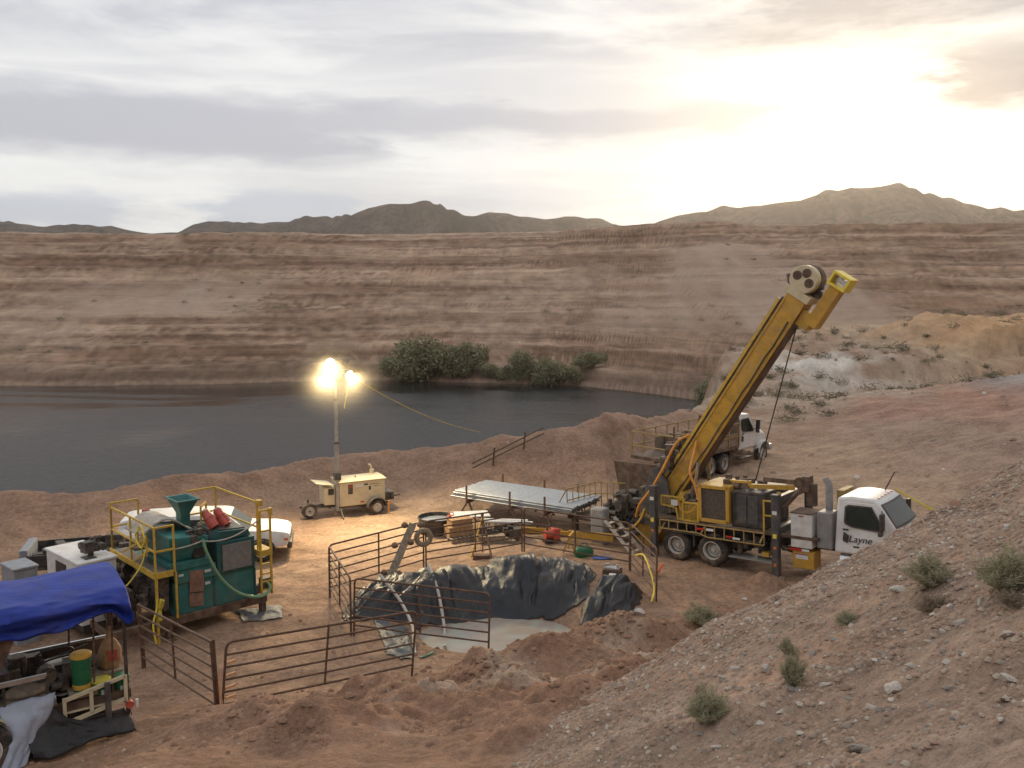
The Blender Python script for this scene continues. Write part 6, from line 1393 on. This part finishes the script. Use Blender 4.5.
def shrub(x, y, s, label, k=0, wide=1.0, me=None):
    T = thing('shrub', label, 'shrub', (x, y, gz(x, y) - .06 * s), rr.uniform(0, 6), 'desert shrubs on the near slope'); T.scale = (s * wide, s * wide, s)
    for nm, me_ in (('foliage', me or SHM[k % 3]), ('stem', tw_me)):
        o = bpy.data.objects.new(nm, me_); COL.objects.link(o); o.parent = T
for i, (px, py, w, h_, lab) in enumerate(((706, 722, 48, 36, 'broad grey-green shrub at the lower left edge of the gravel slope'), (793, 688, 28, 38, 'tall tuft of grey-green shrub, the lower of the pair on the slope'), (787, 656, 18, 18, 'small grey-green tuft just above a taller one'),
        (699, 624, 36, 20, 'low green shrub in the dirt in front of the rig wheels'), (846, 628, 30, 16, 'small flat shrub half way up the gravel slope'), (930, 588, 50, 34, 'wide pale shrub on the gravel slope below the cab'), (1008, 592, 62, 50, 'large green shrub at the right edge of the picture'))):
    x, y, t = pix_slope(px, py - 2); s = h_ * t / 887 * 1.05; shrub(x, y, s, lab, i, min(1.7, w / h_ * .72))
x, y, t = pix_slope(935, 612); shrub(x, y, .28, 'dead brown twigs below the wide pale shrub', 0, 1.5, SHD)
x, y, t = pix_slope(1014, 606); shrub(x, y, .22, 'dead brown twigs under the large right shrub', 0, 1.5, SHD)

# trees on the far shore
def crown_shape(seed, lobes):
    r0 = random.Random(seed); L_ = [(r0.uniform(-.8, .8), r0.uniform(-.45, .45), r0.uniform(.30, .78), r0.uniform(.26, .46)) for _ in range(lobes)]
    def f(n, rs):
        out = []
        for (x, y, z, r_) in L_:
            k = n // lobes; d = rs.normal(size=(k, 3)); d /= np.linalg.norm(d, axis=1)[:, None]; d *= (r_ * rs.uniform(.25, 1.25, k) ** .6)[:, None]; d[:, 2] *= .8; out.append(d + np.array([x, y, z]))
        q = np.concatenate(out); return q[q[:, 2] > .0]
    return f
TRM = [leafy('crown', TREEG, 6500, crown_shape(60 + k, 13), .085, 600 + k, .6, .8) for k in range(4)]
def trunk_mesh():
    m = MB(); rnd = random.Random(8)
    for k in range(7):
        a = rnd.uniform(0, 6.28); m.tube([(math.cos(a) * .06, math.sin(a) * .05, -.08), (math.cos(a) * .25, math.sin(a) * .16, .25), (math.cos(a) * .6, math.sin(a) * .35, .6)], [.035, .024, .008], 6)
    o = m.build('trunk', TWIG); me = o.data; bpy.data.objects.remove(o); return me
TKM = trunk_mesh()
def tree(x, y, w, h_, label, k):
    z = max(gz(x, y), -8.0); T = thing('tree', label, 'tree', (x, y, z - .1), rr.uniform(-.4, .4), 'trees on the far shore'); T.scale = (w / 2 * 1.08, w / 2 * .8, h_ * .92)
    for nm, me_ in (('crown', TRM[k % 4]), ('trunk', TKM)):
        o = bpy.data.objects.new(nm, me_); COL.objects.link(o); o.parent = T
for i, (x, y, w, h_, lab) in enumerate(((-15.5, 168.5, 14, 9.0, 'biggest dark green tree clump on the far shore'), (-8.5, 168, 9, 7.5, 'dark green tree just right of the biggest clump'), (-21, 169, 8, 5, 'low bushy tree at the left foot of the biggest clump'), (3.2, 163, 7, 6.2, 'green tree clump on the far shore left of the sandy bank'),
        (8.5, 161, 9, 4.8, 'wide low tree clump beside the sandy bank'), (14.5, 163, 7, 3.4, 'thin bushy clump above the sandy bank'), (-2.6, 166, 6, 3.2, 'small grey-green bush between the two big clumps'), (27.5, 118, 5.5, 4.6, 'green tree behind the drilling mast on the far bank'), (31, 122, 4, 3, 'small bush to the right of the drilling mast'))):
    tree(x, y, w, h_, lab, i)
# low scrub of the benches and the shelf, beyond counting: one object
def scrub():
    rs = np.random.RandomState(12); n = 5200; xs = rs.uniform(-150, 120, n); ys = rs.uniform(56, 262, n); z, K_ = H(xs, ys, True)
    dens = np.where(K_['far'] > .5, .05 + .5 * np.clip(fbm(xs * .05, z * .6, 3, 411), 0, 1) ** 2 * (z < 12), .85 * (ys < 125)) * (z > -7.2)
    shore = (K_['far'] > .5) & (z < -3.5) & (z > -7.4); dens = np.where(shore, .5 * np.clip(.3 + fbm(xs * .04, ys * 0, 3, 413), 0, 1), dens)
    k = rs.rand(n) < dens; xs, ys, z = xs[k], ys[k], z[k]; P_ = []
    for x, y, zz in zip(xs, ys, z):
        s = rs.uniform(.35, .9) * (1 + (y > 120) * .9); m_ = 110; d = rs.normal(size=(m_, 3)) * np.array([.5, .5, .32]); d[:, 2] = np.abs(d[:, 2]); P_.append(d * s + np.array([x, y, zz]))
    return np.concatenate(P_)
pts_ = scrub(); sc_me = leafy('scrub', leaf_material('scrub_leaf', (.17, .145, .10), (.28, .245, .17)), len(pts_), lambda n, rs: pts_, .24, 700, .6, .4)
o = bpy.data.objects.new('scrub', sc_me); COL.objects.link(o); o['kind'] = 'stuff'
# pale concrete slab on the far bank
o = MB().box((0, 0, 0), (4.5, 1.6, .5), taper=.9).box((2.6, .3, .3), (2.6, 1.3, .7)).build('concrete_slab', mat('old_concrete', (.60, .57, .52), .85, dust=.15), None, bevel=.05); o.location = (26.3, 140, gz(26.3, 140) + .3); o.rotation_euler = (.05, .1, .3)
tag(o, 'pale broken concrete slab on the far bank behind the rig', 'slab')
